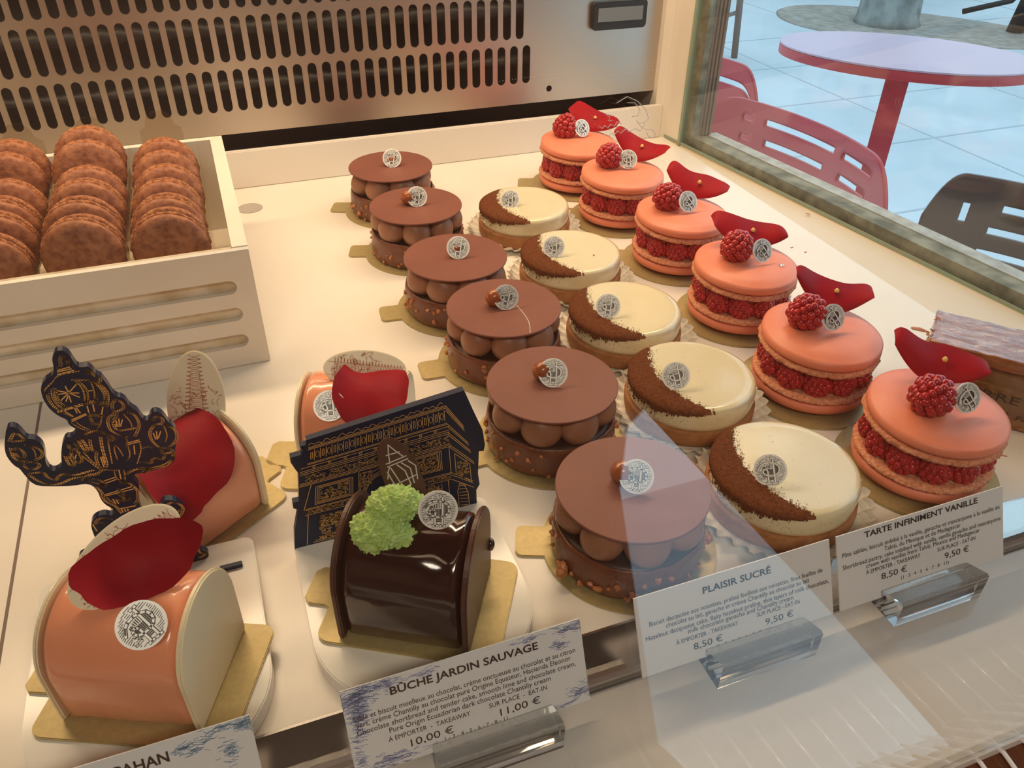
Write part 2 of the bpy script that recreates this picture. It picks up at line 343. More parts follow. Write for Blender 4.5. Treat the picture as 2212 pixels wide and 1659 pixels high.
# shop shell behind and above the photographer
struct(link('ceiling', boxme(-1.6, 0.75, -2.4, 0.95, 1.75, 1.80), 'roomwall'))
struct(link('wall_far', boxme(-1.6, 0.75, 0.95, 1.0, 0.46, 1.80), 'roomwall'))  # unseen wall, added to keep sky light off the rail and deck
struct(link('trim_21', boxme(-1.6, 0.55, 0.95, 1.0, -0.93, 0.46), 'roomwall'))
struct(link('wall_left', boxme(-1.65, -1.6, -2.4, 0.95, -0.93, 1.80), 'roomwall'))
struct(link('trim_17', boxme(-1.6, 0.75, -2.4, 0.1, -0.96, -0.93), 'roomwall'))
struct(link('wall_rear', boxme(-1.6, 0.80, -2.45, -2.4, -0.93, 1.75), 'roomwall'))
# shop front beside the case, unseen; opening shaped to form the front glass reflection
hl = [[(-1.50, -0.925), (-1.45, -0.245), (-1.34, -0.08), (-1.18, -0.01), (-0.655, -0.304), (-0.25, -0.55), (-0.25, -0.925)]]
me = holed([(-2.4, -0.93), (0.04, -0.93), (0.04, 1.75), (-2.4, 1.75)], hl, 0.04)
struct(link('wall_reflection_cut', me, 'roomwall', None, (0.75, 0, 0), (R(90), 0, R(90))))
struct(link('trim_19', boxme(0.56, 0.75, 0.02, 0.06, -0.93, 1.75), 'roomwall'))
struct(link('trim_20', boxme(0.55, 0.75, 0.05, 0.95, 0.62, 1.75), 'roomwall'))

# ------------------------------------------------------------------ front rail, frosted shelf, fluted front
prof = [(0.2072, -0.03), (0.2072, 0.0006), (0.2060, 0.0006), (0.1925, -0.0042), (0.1902, -0.0052), (0.1886, -0.0068), (0.1874, -0.0090), (0.1868, -0.0118), (0.1868, -0.03)]
me = extr(prof, 1.5, 'yz'); struct(link('trim_18', me, 'rail', None, (-0.75, 0, 0)))
shelf = link('glass_shelf', boxme(-0.75, 0.75, 0.1035, 0.1860, -0.0200, -0.0120, bev=0.0015), 'frosted'); tag(shelf, 'frosted white glass shelf in front of the metal rail, under the price cards', 'shelf')
fl = thing('fluted_front', 'copper brown fluted counter front with white ribs below the shelf edge, bottom right', 'counter front', (0, 0.10, -0.021))
me = fixn(mesh([(-0.75, 0.0058, -0.0022), (0.75, 0.0058, -0.0022), (0.75, -0.05, -0.023), (-0.75, -0.05, -0.023), (-0.75, 0.0058, -0.012), (0.75, 0.0058, -0.012), (0.75, -0.05, -0.033), (-0.75, -0.05, -0.033)], [(0, 1, 2, 3), (7, 6, 5, 4), (0, 4, 5, 1), (1, 5, 6, 2), (2, 6, 7, 3), (3, 7, 4, 0)]))
link('backing', me, 'rib', fl)
me = fixn(mesh([(-0.75, 0.084, -0.0020), (0.75, 0.084, -0.0020), (0.75, 0.006, -0.0024), (-0.75, 0.006, -0.0024), (-0.75, 0.084, -0.0030), (0.75, 0.084, -0.0030), (0.75, 0.006, -0.0034), (-0.75, 0.006, -0.0034)], [(0, 1, 2, 3), (7, 6, 5, 4), (0, 4, 5, 1), (1, 5, 6, 2), (2, 6, 7, 3), (3, 7, 4, 0)]))
link('lining', me, 'ledge', fl)
ribme = fixn(tube([(-0.006, 0.070, 0.0), (0.0, 0.0035, -0.0002), (0.006, -0.049, -0.0200)], 0.0011, 8))
for k in range(46):
    link('rib', ribme, 'ribwhite', fl, (-0.20 + k * 0.0130, 0, 0.0002))

# ------------------------------------------------------------------ front glass with etched script
fg = thing('front_glass', 'sloping clear front glass of the case with etched script and bright reflections', 'glass pane', (0, 0.1035, -0.012))
sl = 0.30
def fgp(x, z, o_=0): return (x, (z) * sl + o_, z)
me = fixn(mesh([fgp(-0.75, 0.0), fgp(0.75, 0.0), fgp(0.75, 0.46), fgp(-0.75, 0.46), fgp(-0.75, 0, 0.004), fgp(0.75, 0, 0.004), fgp(0.75, 0.46, 0.004), fgp(-0.75, 0.46, 0.004)], [(0, 1, 2, 3), (4, 7, 6, 5), (0, 4, 5, 1), (1, 5, 6, 2), (2, 6, 7, 3), (3, 7, 4, 0)]))
link('pane', me, 'frontglass', fg)

# ------------------------------------------------------------------ medallion (shared meshes)
def medallion_meshes():
    rr = 0.0083
    base = extr([(rr * math.cos(2 * PI * i / 40), rr * math.sin(2 * PI * i / 40)) for i in range(40)], 0.0006)
    S = rr
    bold = [[(-0.15, -0.78), (-0.15, -0.05)], [(0.22, -0.80), (0.22, 0.74)], [(0.10, 0.74), (0.34, 0.74)], [(-0.26, -0.78), (-0.04, -0.78)], [(0.10, -0.80), (0.34, -0.80)],
            [(-0.66, 0.16), (-0.52, 0.34), (-0.30, 0.45), (0.0, 0.48), (0.28, 0.42), (0.48, 0.28), (0.56, 0.08), (0.50, -0.14), (0.34, -0.28), (0.10, -0.34), (-0.15, -0.32), (-0.36, -0.22), (-0.44, -0.06), (-0.36, 0.08), (-0.22, 0.08), (-0.15, -0.05)],
            [(-0.72, 0.06), (-0.55, 0.28)]]
    bold += [[(-0.24 + i * 0.09, 0.36), (-0.22 + i * 0.085, 0.12)] for i in range(5)] + [[(-0.24, 0.12), (0.13, 0.10)]]
    sc_l = lambda L: [[(a * S, b * S) for a, b in l] for l in L]
    mono = ribbons(sc_l(bold[:7]), 0.095 * S, -0.0006); fork = ribbons(sc_l(bold[7:]), 0.035 * S, -0.0006)
    dark = ribbons(sc_l(bold[:7]), 0.15 * S, -0.00032)
    # dark field inside the bowl of the letter
    fld = [[(-0.40 + 0.075 * i, -0.22), (-0.40 + 0.075 * i, 0.36 - abs(i - 6) * 0.025)] for i in range(12)] + [[(-0.08, y), (0.16, y)] for y in (-0.40, -0.48, -0.56)]
    field = ribbons(sc_l(fld), 0.055 * S, -0.00030)
    fine = []
    q = random.Random(3)
    def seg(x0, y0, x1, y1):
        if math.hypot(x0, y0) < 0.93 and math.hypot(x1, y1) < 0.93 and x1 > x0 + 0.03: fine.append([(x0, y0), (x1, y1)])
    for i in range(21):
        y = -0.9 + i * 0.088; xm = math.sqrt(max(0, 0.90 ** 2 - y * y))
        if y < 0.60: seg(0.64 if -0.40 < y < 0.45 else 0.36, y, xm - q.random() * 0.06, y + 0.04)
        if y < -0.45: seg(-xm + 0.02, y, -0.28 - q.random() * 0.3, y + 0.03)
        if -0.45 <= y < 0.45: seg(-xm + 0.02, y, -0.72 + 0.2 * q.random(), y + 0.05)
        if y > 0.45:
            x = -xm + 0.03 + q.random() * 0.1
            while x < xm - 0.15:
                x1 = x + 0.10 + q.random() * 0.22; seg(x, y, min(x1, xm - 0.02), y + 0.03); x = x1 + 0.09
    for i in range(26):
        cx, cy = q.uniform(-0.70, -0.25), q.uniform(-0.50, -0.05); a = q.uniform(0, 6.28)
        fine.append([(cx, cy), (cx + 0.07 * math.cos(a), cy + 0.07 * math.sin(a))])
    hatch = ribbons(sc_l(fine), 0.024 * S, -0.00030)
    I = Matrix.Identity(4); base = join([(base, I), (mono, I), (fork, I)])
    return base, join([(dark, I), (field, I), (hatch, I)])
MED_B, MED_E = medallion_meshes()
def medallion(parent, loc, yaw, tilt, roll=0, scale=1.0):
    b = link('medallion', MED_B, 'silver', parent, loc)
    b.rotation_euler = (Matrix.Rotation(yaw, 3, 'Z') @ Matrix.Rotation(-tilt, 3, 'X') @ Matrix.Rotation(roll, 3, 'Y')).to_euler()
    b.scale = (scale,) * 3
    b['label'] = 'silver stamped medallion'
    e = link('emblem', MED_E, 'silver_dark', b)
    return b

# ------------------------------------------------------------------ boards
def round_board_me(r=0.0445, tabdir=0):
    pts = []; n = 72; hw = 0.0105; a0 = math.asin(hw / r)
    for i in range(n + 1):
        a = a0 + (2 * PI - 2 * a0) * i / n; pts.append((-r * math.cos(a) * 1.0, -r * math.sin(a)))
    e = -r - 0.0135
    pts = [(-r * math.cos(a0 + (2 * PI - 2 * a0) * i / n), r * math.sin(a0 + (2 * PI - 2 * a0) * i / n)) for i in range(n + 1)]
    pts += [(e + 0.003, -hw), (e + 0.001, -hw + 0.001), (e, -hw + 0.003), (e, hw - 0.003), (e + 0.001, hw - 0.001), (e + 0.003, hw)]
    return extr(pts, 0.0014, 'xy', bev=0.00035)
RB = round_board_me()
def rect_board_me(L=0.082, Wd=0.060):
    pts = rrect(-L / 2, L / 2, -Wd / 2, Wd / 2, 0.006); out = []
    # tab on the -x side
    for (a, b), (c, d) in zip(pts, pts[1:] + pts[:1]):
        out.append((a, b))
        if a < -L / 2 + 1e-6 and c < -L / 2 + 1e-6 and b > 0 > d:
            out += [(-L / 2, 0.012), (-L / 2 - 0.002, 0.011), (-L / 2 - 0.010, 0.011), (-L / 2 - 0.013, 0.008), (-L / 2 - 0.013, -0.008), (-L / 2 - 0.010, -0.011), (-L / 2 - 0.002, -0.011), (-L / 2, -0.012)]
    return extr(out, 0.0016, 'xy', bev=0.0004)
RECT = rect_board_me()

# ------------------------------------------------------------------ milk chocolate cakes
def base_f(r, z, a, k):
    if r < 0.01: return r, z
    d = 0.0007 * nz(math.cos(a) * 3, math.sin(a) * 3, z * 160) + 0.0004 * nz(math.cos(a) * 11, math.sin(a) * 11, z * 500)
    return r + d, z + (0.0006 * nz(math.cos(a) * 4, math.sin(a) * 4, 3) if k in (6, 7, 8) else 0)
cake_base_me = lathe([(0.0355, 0.0), (0.0372, 0.0012), (0.0378, 0.004), (0.0381, 0.009), (0.0380, 0.014), (0.0377, 0.0180), (0.0373, 0.0208), (0.0366, 0.0212), (0.0358, 0.0204), (0.0352, 0.0185)], 120, base_f)
ganache_me = lathe([(0.0355, 0.0), (0.0355, 0.0188), (0.030, 0.0192), (0.01, 0.0192)], 48)
def dollop_me():
    bm = bmesh.new(); bmesh.ops.create_uvsphere(bm, u_segments=28, v_segments=18, radius=1)
    for v in bm.verts:
        x, y, z = v.co; s = 1 + 0.05 * nz(x, y, z, 1.5)
        # radial direction is +x: a fat tear standing on the ganache, flattened under the disc
        v.co = Vector((x * 0.0112 * s * (1 - 0.08 * z), y * 0.0114 * s * (1 - 0.06 * z), max(z, -0.86) * 0.0117 * s))
        v.co.z = min(v.co.z, 0.0108)
    return bm2me(bm, True)
DOL = dollop_me()
disc_me = lathe([(0.0370, 0.0), (0.0375, 0.0003), (0.0375, 0.0011), (0.0372, 0.0014), (0.02, 0.00142)], 96, smooth=False)
for p in disc_me.polygons: p.use_smooth = abs(p.normal.z) < 0.6
def nutbits(clump=True):
    bm = bmesh.new(); q = random.Random(5)
    for i in range(60):
        a = q.uniform(0, 2 * PI); z = q.uniform(0.001, 0.017) if i % 3 else q.uniform(0.001, 0.006); s = q.uniform(0.0009, 0.0019)
        c = Vector((0.0383 * math.cos(a), 0.0383 * math.sin(a), z + 0.001))
        t = bmesh.ops.create_icosphere(bm, subdivisions=1, radius=s, matrix=Matrix.Translation(c))
        for v in t['verts']: v.co += Vector((q.uniform(-1, 1), q.uniform(-1, 1), q.uniform(-1, 1))) * s * 0.35
    for i in range(3 if clump else 0):
        a = [3.35, 5.9, 0.15][i]; c = Vector((0.0395 * math.cos(a), 0.0395 * math.sin(a), 0.0055))
        for j in range(5):
            t = bmesh.ops.create_icosphere(bm, subdivisions=2, radius=0.0026, matrix=Matrix.Translation(c + Vector((q.uniform(-1, 1), q.uniform(-1, 1), q.uniform(-1, 1))) * 0.0022))
            for v in t['verts']: v.co += Vector((q.uniform(-1, 1), q.uniform(-1, 1), q.uniform(-1, 1))) * 0.0004
    return bm2me(bm)
NUTS, NUTS2 = nutbits(), nutbits(False)
NUTS2.materials.append(M['nut'])
hazel_me = lathe([(0.0, -0.0055), (0.003, -0.0050), (0.0052, -0.0025), (0.0058, 0.0005), (0.0050, 0.0035), (0.0030, 0.0055), (0.0008, 0.0063)], 28)
def milk_cake():
    t = thing('chocolate_cake', '', 'cake')
    link('cake_base', cake_base_me, 'glaze_nut', t, (0, 0, 0.0015))
    o = link('nut_pieces', NUTS, 'nut', t, (0, 0, 0.0015)); o['kind'] = 'stuff'
    link('ganache', ganache_me, 'ganache', t, (0, 0, 0.0015))
    for i in range(8):
        a = 2 * PI * i / 8 - 1.75
        link('cream_dollop', DOL, 'dollop', t, (0.0268 * math.cos(a), 0.0268 * math.sin(a), 0.0300), (0, 0, a))
    link('chocolate_disc', disc_me, 'milk', t, (0, 0, 0.0406))
    link('hazelnut', hazel_me, 'hazelnut', t, (-0.0062, 0.0042, 0.0472), (0.5, 0.3, 0))
    medallion(t, (0.0012, -0.0020, 0.0494), 0, R(32))
    return t
PC = [(0.1576, 0.2499), (0.1541, 0.3424), (0.1570, 0.4316), (0.1484, 0.5106), (0.1449, 0.6089), (0.1458, 0.7005)]
ord6 = ['nearest', 'second nearest', 'third from the front', 'fourth from the front', 'fifth from the front', 'farthest']
P_lab = ['round milk chocolate disc cake nearest the front, behind the card for the hazelnut cake',
         'second milk chocolate disc cake from the front, right of the navy arch cutout',
         'third milk chocolate disc cake from the front, with a pale scratch across its disc',
         'fourth milk chocolate disc cake from the front, its hazelnut hidden behind the medallion',
         'fifth milk chocolate disc cake from the front, overlapping the farthest one',
         'farthest milk chocolate disc cake, near the back upstand, with a golden glint']
PYAW = [0.06, 0.02, 0.22, -0.02, 0.1, -0.1]; PMX = [0.0, -0.001, 0.0, 0.001, 0.0, 0.0008]; PNUT = [1, 1, 1, 0, 1, 0]
proto = milk_cake()
for i, (x, y) in enumerate(PC):
    t = proto if i == 0 else copy_tree(proto)
    t.location = (x, y, 0); t['label'] = P_lab[i]; t['group'] = 'milk chocolate disc cakes in a row'
    fy = faceyaw(x, y)
    m_ = child(t, 'medallion')[0]; base = Matrix.Rotation(fy + PYAW[i], 3, 'Z')
    m_.rotation_euler = (base @ Matrix.Rotation(-R(34 - 2 * i), 3, 'X') @ Matrix.Rotation([0, 0, 0.35, 0.15, 0.2, 0.2][i], 3, 'Y')).to_euler()
    m_.location = base @ Vector((0.0012 + PMX[i], -0.0015, 0)) + Vector((0, 0, 0.0494))
    h_ = child(t, 'hazelnut')[0]; h_.location = base @ Vector((-0.0058 if PNUT[i] else 0.0006, 0.0028, 0)) + Vector((0, 0, 0.0474 if PNUT[i] else 0.0462))
    for c in child(t, 'cream_dollop'):
        a = math.atan2(c.location.y, c.location.x) + i * 0.37; c.location = (0.0268 * math.cos(a), 0.0268 * math.sin(a), 0.0300); c.rotation_euler = (0, 0, a); c.scale = (1, rnd.uniform(0.92, 1.08), rnd.uniform(0.95, 1.0))
    if i: child(t, 'nut_pieces')[0].data = NUTS2
    if i == 2: link('scratch', ribbons([chaikin([(0.0084, -0.0025), (0.0092, -0.014), (0.0084, -0.0251), (0.0045, -0.0360)])], 0.00035, 0, to3=lambda a, b: (a, b, 0.04206)), 'paper', t)
    for nm in ('nut_pieces', 'cake_base'):
        child(t, nm)[0].rotation_euler = (0, 0, 0 if i == 0 else i * 1.1)
    b = link('cake_board', RB, 'board', None, (x + (0.002 if i == 0 else 0), y, 0), (0, 0, [R(-22), R(0), R(-4), R(-6), R(-18), R(-22)][i]))
    tag(b, ['gold cake board', 'gold cake board'][0] + ' with a tab under the ' + ['nearest', 'second', 'third', 'fourth', 'fifth', 'farthest'][i] + ' milk chocolate disc cake from the front', 'cake board', 'gold boards under the milk chocolate cakes')

# ------------------------------------------------------------------ vanilla tarts
sable_me = lathe([(0.0375, 0.0), (0.0392, 0.0008), (0.0398, 0.004), (0.0400, 0.0100), (0.0394, 0.0116), (0.0375, 0.0112)], 96, lambda r, z, a, k: (r + 0.0003 * nz(math.cos(a) * 8, math.sin(a) * 8, z * 300), z + (0.0005 * nz(math.cos(a) * 6, math.sin(a) * 6, 2) if k > 3 else 0)))
cream_me = lathe([(0.0370, 0.0), (0.0378, 0.0012), (0.0384, 0.004), (0.0386, 0.010), (0.0384, 0.0128), (0.0377, 0.0146), (0.0362, 0.0155), (0.0340, 0.0157), (0.0312, 0.0155), (0.02, 0.0154), (0.008, 0.0154)], 96)
def cream_specks():
    bm = bmesh.new(); q = random.Random(11)
    for i in range(90):
        a = q.uniform(0, 6.28); r = 0.036 * math.sqrt(q.random()); x, y = r * math.cos(a), r * math.sin(a); s = q.uniform(0.00012, 0.00026)
        bmesh.ops.create_circle(bm, cap_ends=True, segments=5, radius=s, matrix=Matrix.Translation((x, y, 0.01592 if r > 0.03 else 0.01572)))
    for i in range(70):
        a = q.uniform(2.0, 5.2); z = q.uniform(0.004, 0.0125); s = q.uniform(0.00012, 0.00030)
        bmesh.ops.create_circle(bm, cap_ends=True, segments=5, radius=s, matrix=Matrix.Translation((0.0389 * math.cos(a), 0.0389 * math.sin(a), z)) @ Matrix.Rotation(a, 4, 'Z') @ Matrix.Rotation(R(90), 4, 'Y'))
    return bm2me(bm)
SPK = cream_specks()
def cocoa_me(seed):
    # ragged crescent of powder that follows the glaze: polar grid kept where inside the dusted area
    vs_, fs = [], {}; F = []
    prof = [(0.0, 0.0156)] ; N = 420; rows = []
    rad = [0.010 + 0.0004 * i for i in range(84)]
    idx = {}
    def surf(r):
        if r < 0.034: return r, 0.01585
        t = (r - 0.034) / 0.0038
        if t < 1: return r, 0.01590 - 0.0014 * t * t
        return 0.0386 + 0.0003, 0.0145 - (r - 0.0378) * 2.6
    def inside(x, y, r, a):
        d = math.hypot(x - 0.0355, y) - 0.0575
        n = 0.0016 * nz(x, y, seed, 220) + 0.0022 * nz(x + 3, y, seed, 900)
        e = d + n
        if r > 0.0380: e -= (r - 0.0378) * (9.0 + 5.0 * nz(x, y, r, 900) + 4.0 * nz(x, y, r, 260)) 
        return e > 0
    def V(i, j):
        k = (i, j)
        if k not in idx:
            r = rad[i]; a = 2 * PI * j / N; rr, z = surf(r); x, y = rr * math.cos(a), rr * math.sin(a); h = 0.00035 + 0.00035 * nz(x, y, seed + 1, 1500) + 0.0002 * nz(x, y, seed + 1, 500)
            if r > 0.0378: x *= 1 + h / 0.04; y *= 1 + h / 0.04
            else: z += h
            idx[k] = len(vs_); vs_.append((x, y, z))
        return idx[k]
    for i in range(len(rad) - 1):
        for j in range(N):
            a = 2 * PI * (j + 0.5) / N
            if math.cos(a) > 0.1: continue
            r = (rad[i] + rad[i + 1]) / 2; rr, _ = surf(r); x, y = rr * math.cos(a), rr * math.sin(a)
            if inside(x, y, r, a): F.append((V(i, j), V(i + 1, j), V(i + 1, (j + 1) % N), V(i, (j + 1) % N)))
    me = mesh(vs_, F, True)
    # loose grains along the edge
    bm = bmesh.new(); bm.from_mesh(me); q = random.Random(int(seed * 10))
    for k in range(230):
        a = q.uniform(-0.62, 0.62); R0 = 0.0575 - abs(q.gauss(0, 0.0022)); x = 0.0355 - R0 * math.cos(a); y = R0 * math.sin(a)
        if math.hypot(x, y) > 0.0365: continue
        s = q.uniform(0.00012, 0.0003); bmesh.ops.create_icosphere(bm, subdivisions=1, radius=s, matrix=Matrix.Translation((x, y, 0.0158)))
    for k in range(420):
        a = q.gauss(PI, 0.55); f = abs(q.gauss(0, 0.42))
        if abs(a - PI) > 1.05 or f > 1: continue
        z = 0.0135 - 0.0115 * f; s = q.uniform(0.00010, 0.00030); bmesh.ops.create_icosphere(bm, subdivisions=1, radius=s, matrix=Matrix.Translation((0.0386 * math.cos(a), 0.0386 * math.sin(a), z)))
    bm.to_mesh(me); bm.free()
    return me
COC = [cocoa_me(1.3), cocoa_me(4.7)]
for m_ in COC: m_.materials.append(M['cocoa'])
def doily_me(seed):
    q = random.Random(seed); n = 132
    prof = [(0.0385, 0.0006), (0.0400, 0.0008), (0.0430, 0.0016), (0.0465, 0.0038), (0.0485, 0.0060)]
    def f(r, z, a, k):
        p = math.sin(a * 33) * 0.0005 * k
        rr = r + p + (0.0006 * nz(math.cos(a) * 3, math.sin(a) * 3, seed) * k); zz = z + abs(math.sin(a * 16.5)) * 0.0006 * k + 0.0006 * k * nz(math.cos(a) * 2, math.sin(a) * 2, seed + 3)
        return rr, zz
    vs_, fs = [], []
    for k, (r, z) in enumerate(prof):
        for i in range(n):
            a = 2 * PI * i / n; rr, zz = f(r, z, a, k); vs_.append((rr * math.cos(a), rr * math.sin(a), max(zz, 0.0004)))
    for k in range(len(prof) - 1):
        for i in range(n): j = (i + 1) % n; fs.append((k * n + i, k * n + j, (k + 1) * n + j, (k + 1) * n + i))
    fs.append(tuple(reversed(range(n))))
    return mesh(vs_, fs, False)
DO = doily_me(3)
def tart():
    t = thing('vanilla_tart', '', 'tart')
    link('pastry_base', sable_me, 'sable', t, (0, 0, 0.0010))
    link('cream_top', cream_me, 'cream', t, (0, 0, 0.0115))
    o = link('vanilla_specks', SPK, 'sable', t, (0, 0, 0.0115)); o['kind'] = 'stuff'
    o = link('cocoa_dusting', COC[0], 'cocoa', t, (0, 0, 0.0115)); o['kind'] = 'stuff'
    medallion(t, (-0.0155, -0.0085, 0.0335), 0, R(35))
    return t
TC = [(0.2500, 0.2505), (0.2465, 0.3400), (0.2445, 0.4260), (0.2440, 0.5180), (0.2425, 0.6150)]
T_lab = ['cream vanilla tart nearest the front, half behind the two right-hand price cards', 'second vanilla tart from the front, between the milk chocolate cakes and the pink macarons', 'third vanilla tart from the front, middle one of the five', 'fourth vanilla tart from the front, with a tiny brown flake on the cream', 'farthest vanilla tart, in front of the empty deck at the back']
proto = tart()
for i, (x, y) in enumerate(TC):
    t = proto if i == 0 else copy_tree(proto)
    t.location = (x, y, 0.0005); t.rotation_euler = (0, 0, [0, 0.02, 0.12, 0.05, 0.0][i]); t['label'] = T_lab[i]; t['group'] = 'vanilla tarts in a row'
    child(t, 'cocoa_dusting')[0].data = COC[i % 2]
    m_ = child(t, 'medallion')[0]; fy = faceyaw(x, y) - t.rotation_euler.z
    m_.location = [(-0.0168, -0.0075, 0.0342), (-0.0170, -0.0072, 0.0345), (-0.0175, -0.0040, 0.0342), (-0.0165, -0.0030, 0.0342), (-0.0140, -0.0020, 0.0325)][i]
    m_.rotation_euler = (Matrix.Rotation(fy + 0.05, 3, 'Z') @ Matrix.Rotation(-R(34 - 2 * i), 3, 'X') @ Matrix.Rotation(-0.35 if i < 2 else 0.05, 3, 'Y')).to_euler()
    d = link('paper_doily', DO, 'paper', None, (x, y, 0.0001), (0, 0, i * 0.9))
    tag(d, 'white crimped paper doily under the ' + ['nearest', 'second', 'third', 'fourth', 'farthest'][i] + ' vanilla tart from the front', 'doily', 'paper doilies under the vanilla tarts')
fk = link('pastry_flake', fixn(mesh([(0, 0, 0), (0.0022, 0.0006, 0.0002), (0.0012, 0.0018, 0.0006), (0.0008, 0.0004, 0.0012)], [(0, 1, 2), (0, 1, 3), (1, 2, 3), (2, 0, 3)])), 'nut', None, (0.2555, 0.5030, 0.0277)); tag(fk, 'tiny brown flake lying on the cream of the fourth vanilla tart', 'crumb')

# ------------------------------------------------------------------ raspberry macaron cakes
def shell_me(top=True):
    prof = [(0.0325, 0.0), (0.0338, 0.0006), (0.0360, 0.0012), (0.0367, 0.0030), (0.0363, 0.0066), (0.0348, 0.0070), (0.0320, 0.0086), (0.0270, 0.0098), (0.0180, 0.0106), (0.0080, 0.0109)]
    return lathe(prof, 96)
def foot_me():
    prof = [(0.0325, -0.0036), (0.0350, -0.0040), (0.0366, -0.0032), (0.0372, -0.0019), (0.0367, -0.0009), (0.0348, -0.0002), (0.0325, 0.0006)]
    def f(r, z, a, k):
        s = 0 if k in (0, 6) else 1
        c, d = math.cos(a), math.sin(a)
        return r + s * (0.0011 * nz(c * 9, d * 9, z * 700) + 0.0008 * nz(c * 28, d * 28, z * 1500)), z + s * 0.0005 * nz(c * 12, d * 12, 4 + k)
    return lathe(prof, 260, f)
SH, FT = shell_me(), foot_me()
def rasp_me(sub=2, core=0.0068, dr=1.0):
    bm = bmesh.new(); q = random.Random(2)
    rows = [(-0.0072, 0.0052, 9), (-0.0048, 0.0071, 12), (-0.0018, 0.0077, 13), (0.0014, 0.0072, 12), (0.0042, 0.0059, 10), (0.0066, 0.0041, 7), (0.0083, 0.0018, 4)]
    for k, (z, r, n) in enumerate(rows):
        for i in range(n):
            a = 2 * PI * (i + 0.5 * (k % 2)) / n + q.uniform(-0.06, 0.06); s = 0.00225 * q.uniform(0.9, 1.1) * (0.85 if k > 4 else 1) * dr
            ico(bm, (r * math.cos(a), r * math.sin(a), z + q.uniform(-0.0003, 0.0003)), s, sub)
    ico(bm, (0, 0, 0), core, 3, (1, 1, 1.15))
    return bm2me(bm, True)
RASP, RASPLO = rasp_me(2), rasp_me(2, 0.0083, 1.0)
def petal_strip(L=0.052, H=0.014, seed=0, bend=1.0, twist=0.0):
    vs_, fs = [], []; nu, nv = 40, 10
    for i in range(nu + 1):
        u = -1 + 2 * i / nu
        for j in range(nv + 1):
            v = j / nv
            x = u * L / 2; hh = H * (1 - 0.50 * abs(u) ** 2.2 - 0.32 * abs(u) ** 8) 
            z = v * hh * (1 - 0.25 * u) + 0.014 * bend * (u * u) * (1.15 if u < 0 else 0.60) + 0.0007 * math.sin(u * 5 + seed) * v
            y = 0.017 * v * v * (1 - 0.4 * u * u) + 0.004 * u * u + 0.0013 * math.sin(u * 5 + seed * 2) + twist * u * v * 0.006
            vs_.append((x, y, z))
    for i in range(nu):
        for j in range(nv): a = i * (nv + 1) + j; fs.append((a, a + nv + 1, a + nv + 2, a + 1))
    me = mesh(vs_, fs, True); return me
def macaron_cake():
    t = thing('raspberry_macaron_cake', '', 'cake')
    b = link('bottom_shell', SH, 'shell', t, (0, 0, 0.0126), (PI, 0, 0)); link('macaron_foot', FT, 'foot', b)
    p = link('top_shell', SH, 'shell', t, (0, 0, 0.0368)); link('macaron_foot', FT, 'foot', p)
    link('filling', lathe([(0.022, 0.0), (0.0235, 0.006), (0.0235, 0.014), (0.022, 0.0165)], 48), 'berry_dark', t, (0, 0, 0.0165))
    for i in range(11):
        a = 2 * PI * i / 11 + 0.12
        o = link('raspberry', RASPLO, 'berry', t, (0.0262 * math.cos(a), 0.0262 * math.sin(a), 0.0245), (rnd.uniform(-0.2, 0.2), rnd.uniform(-0.2, 0.2), a)); o.scale = (0.98, 0.94, 1.12)
    o = link('raspberry', RASP, 'berry', t, (-0.013, 0.003, 0.0558)); o['label'] = 'raspberry lying on the top shell'
    pe = link('rose_petal', PET[0], 'petal', t, (0.012, 0.014, 0.049)); pe['label'] = 'dark red rose petal'
    link('petal_base', lathe([(0.0, 0.0), (0.0014, 0.0004), (0.0016, 0.0016), (0.0006, 0.003)], 10), 'petal_tip', pe, (0.002, 0.0065, 0.011))
    medallion(t, (-0.002, -0.010, 0.0555), 0.5, R(25))
    return t
PET = [petal_strip(0.052, 0.0165, 0.4, 1.1), petal_strip(0.050, 0.0155, 1.9, 1.3, 0.5), petal_strip(0.054, 0.0175, 3.1, 1.0, -0.5)]
for m_ in PET: m_.materials.append(M['petal'])
IC = [(0.3425, 0.2475), (0.3327, 0.3340), (0.3401, 0.4285), (0.3417, 0.5212), (0.3356, 0.6150), (0.3310, 0.7000)]
I_lab = ['pink raspberry macaron cake nearest the front, beside the layered puff slice', 'second raspberry macaron cake from the front, its petal edge curling up on the right', 'third raspberry macaron cake from the front, with a water drop on its shell', 'fourth raspberry macaron cake from the front, with cream dripping under its top shell', 'fifth raspberry macaron cake from the front, overlapping the farthest one', 'farthest raspberry macaron cake, in the back right corner of the deck']
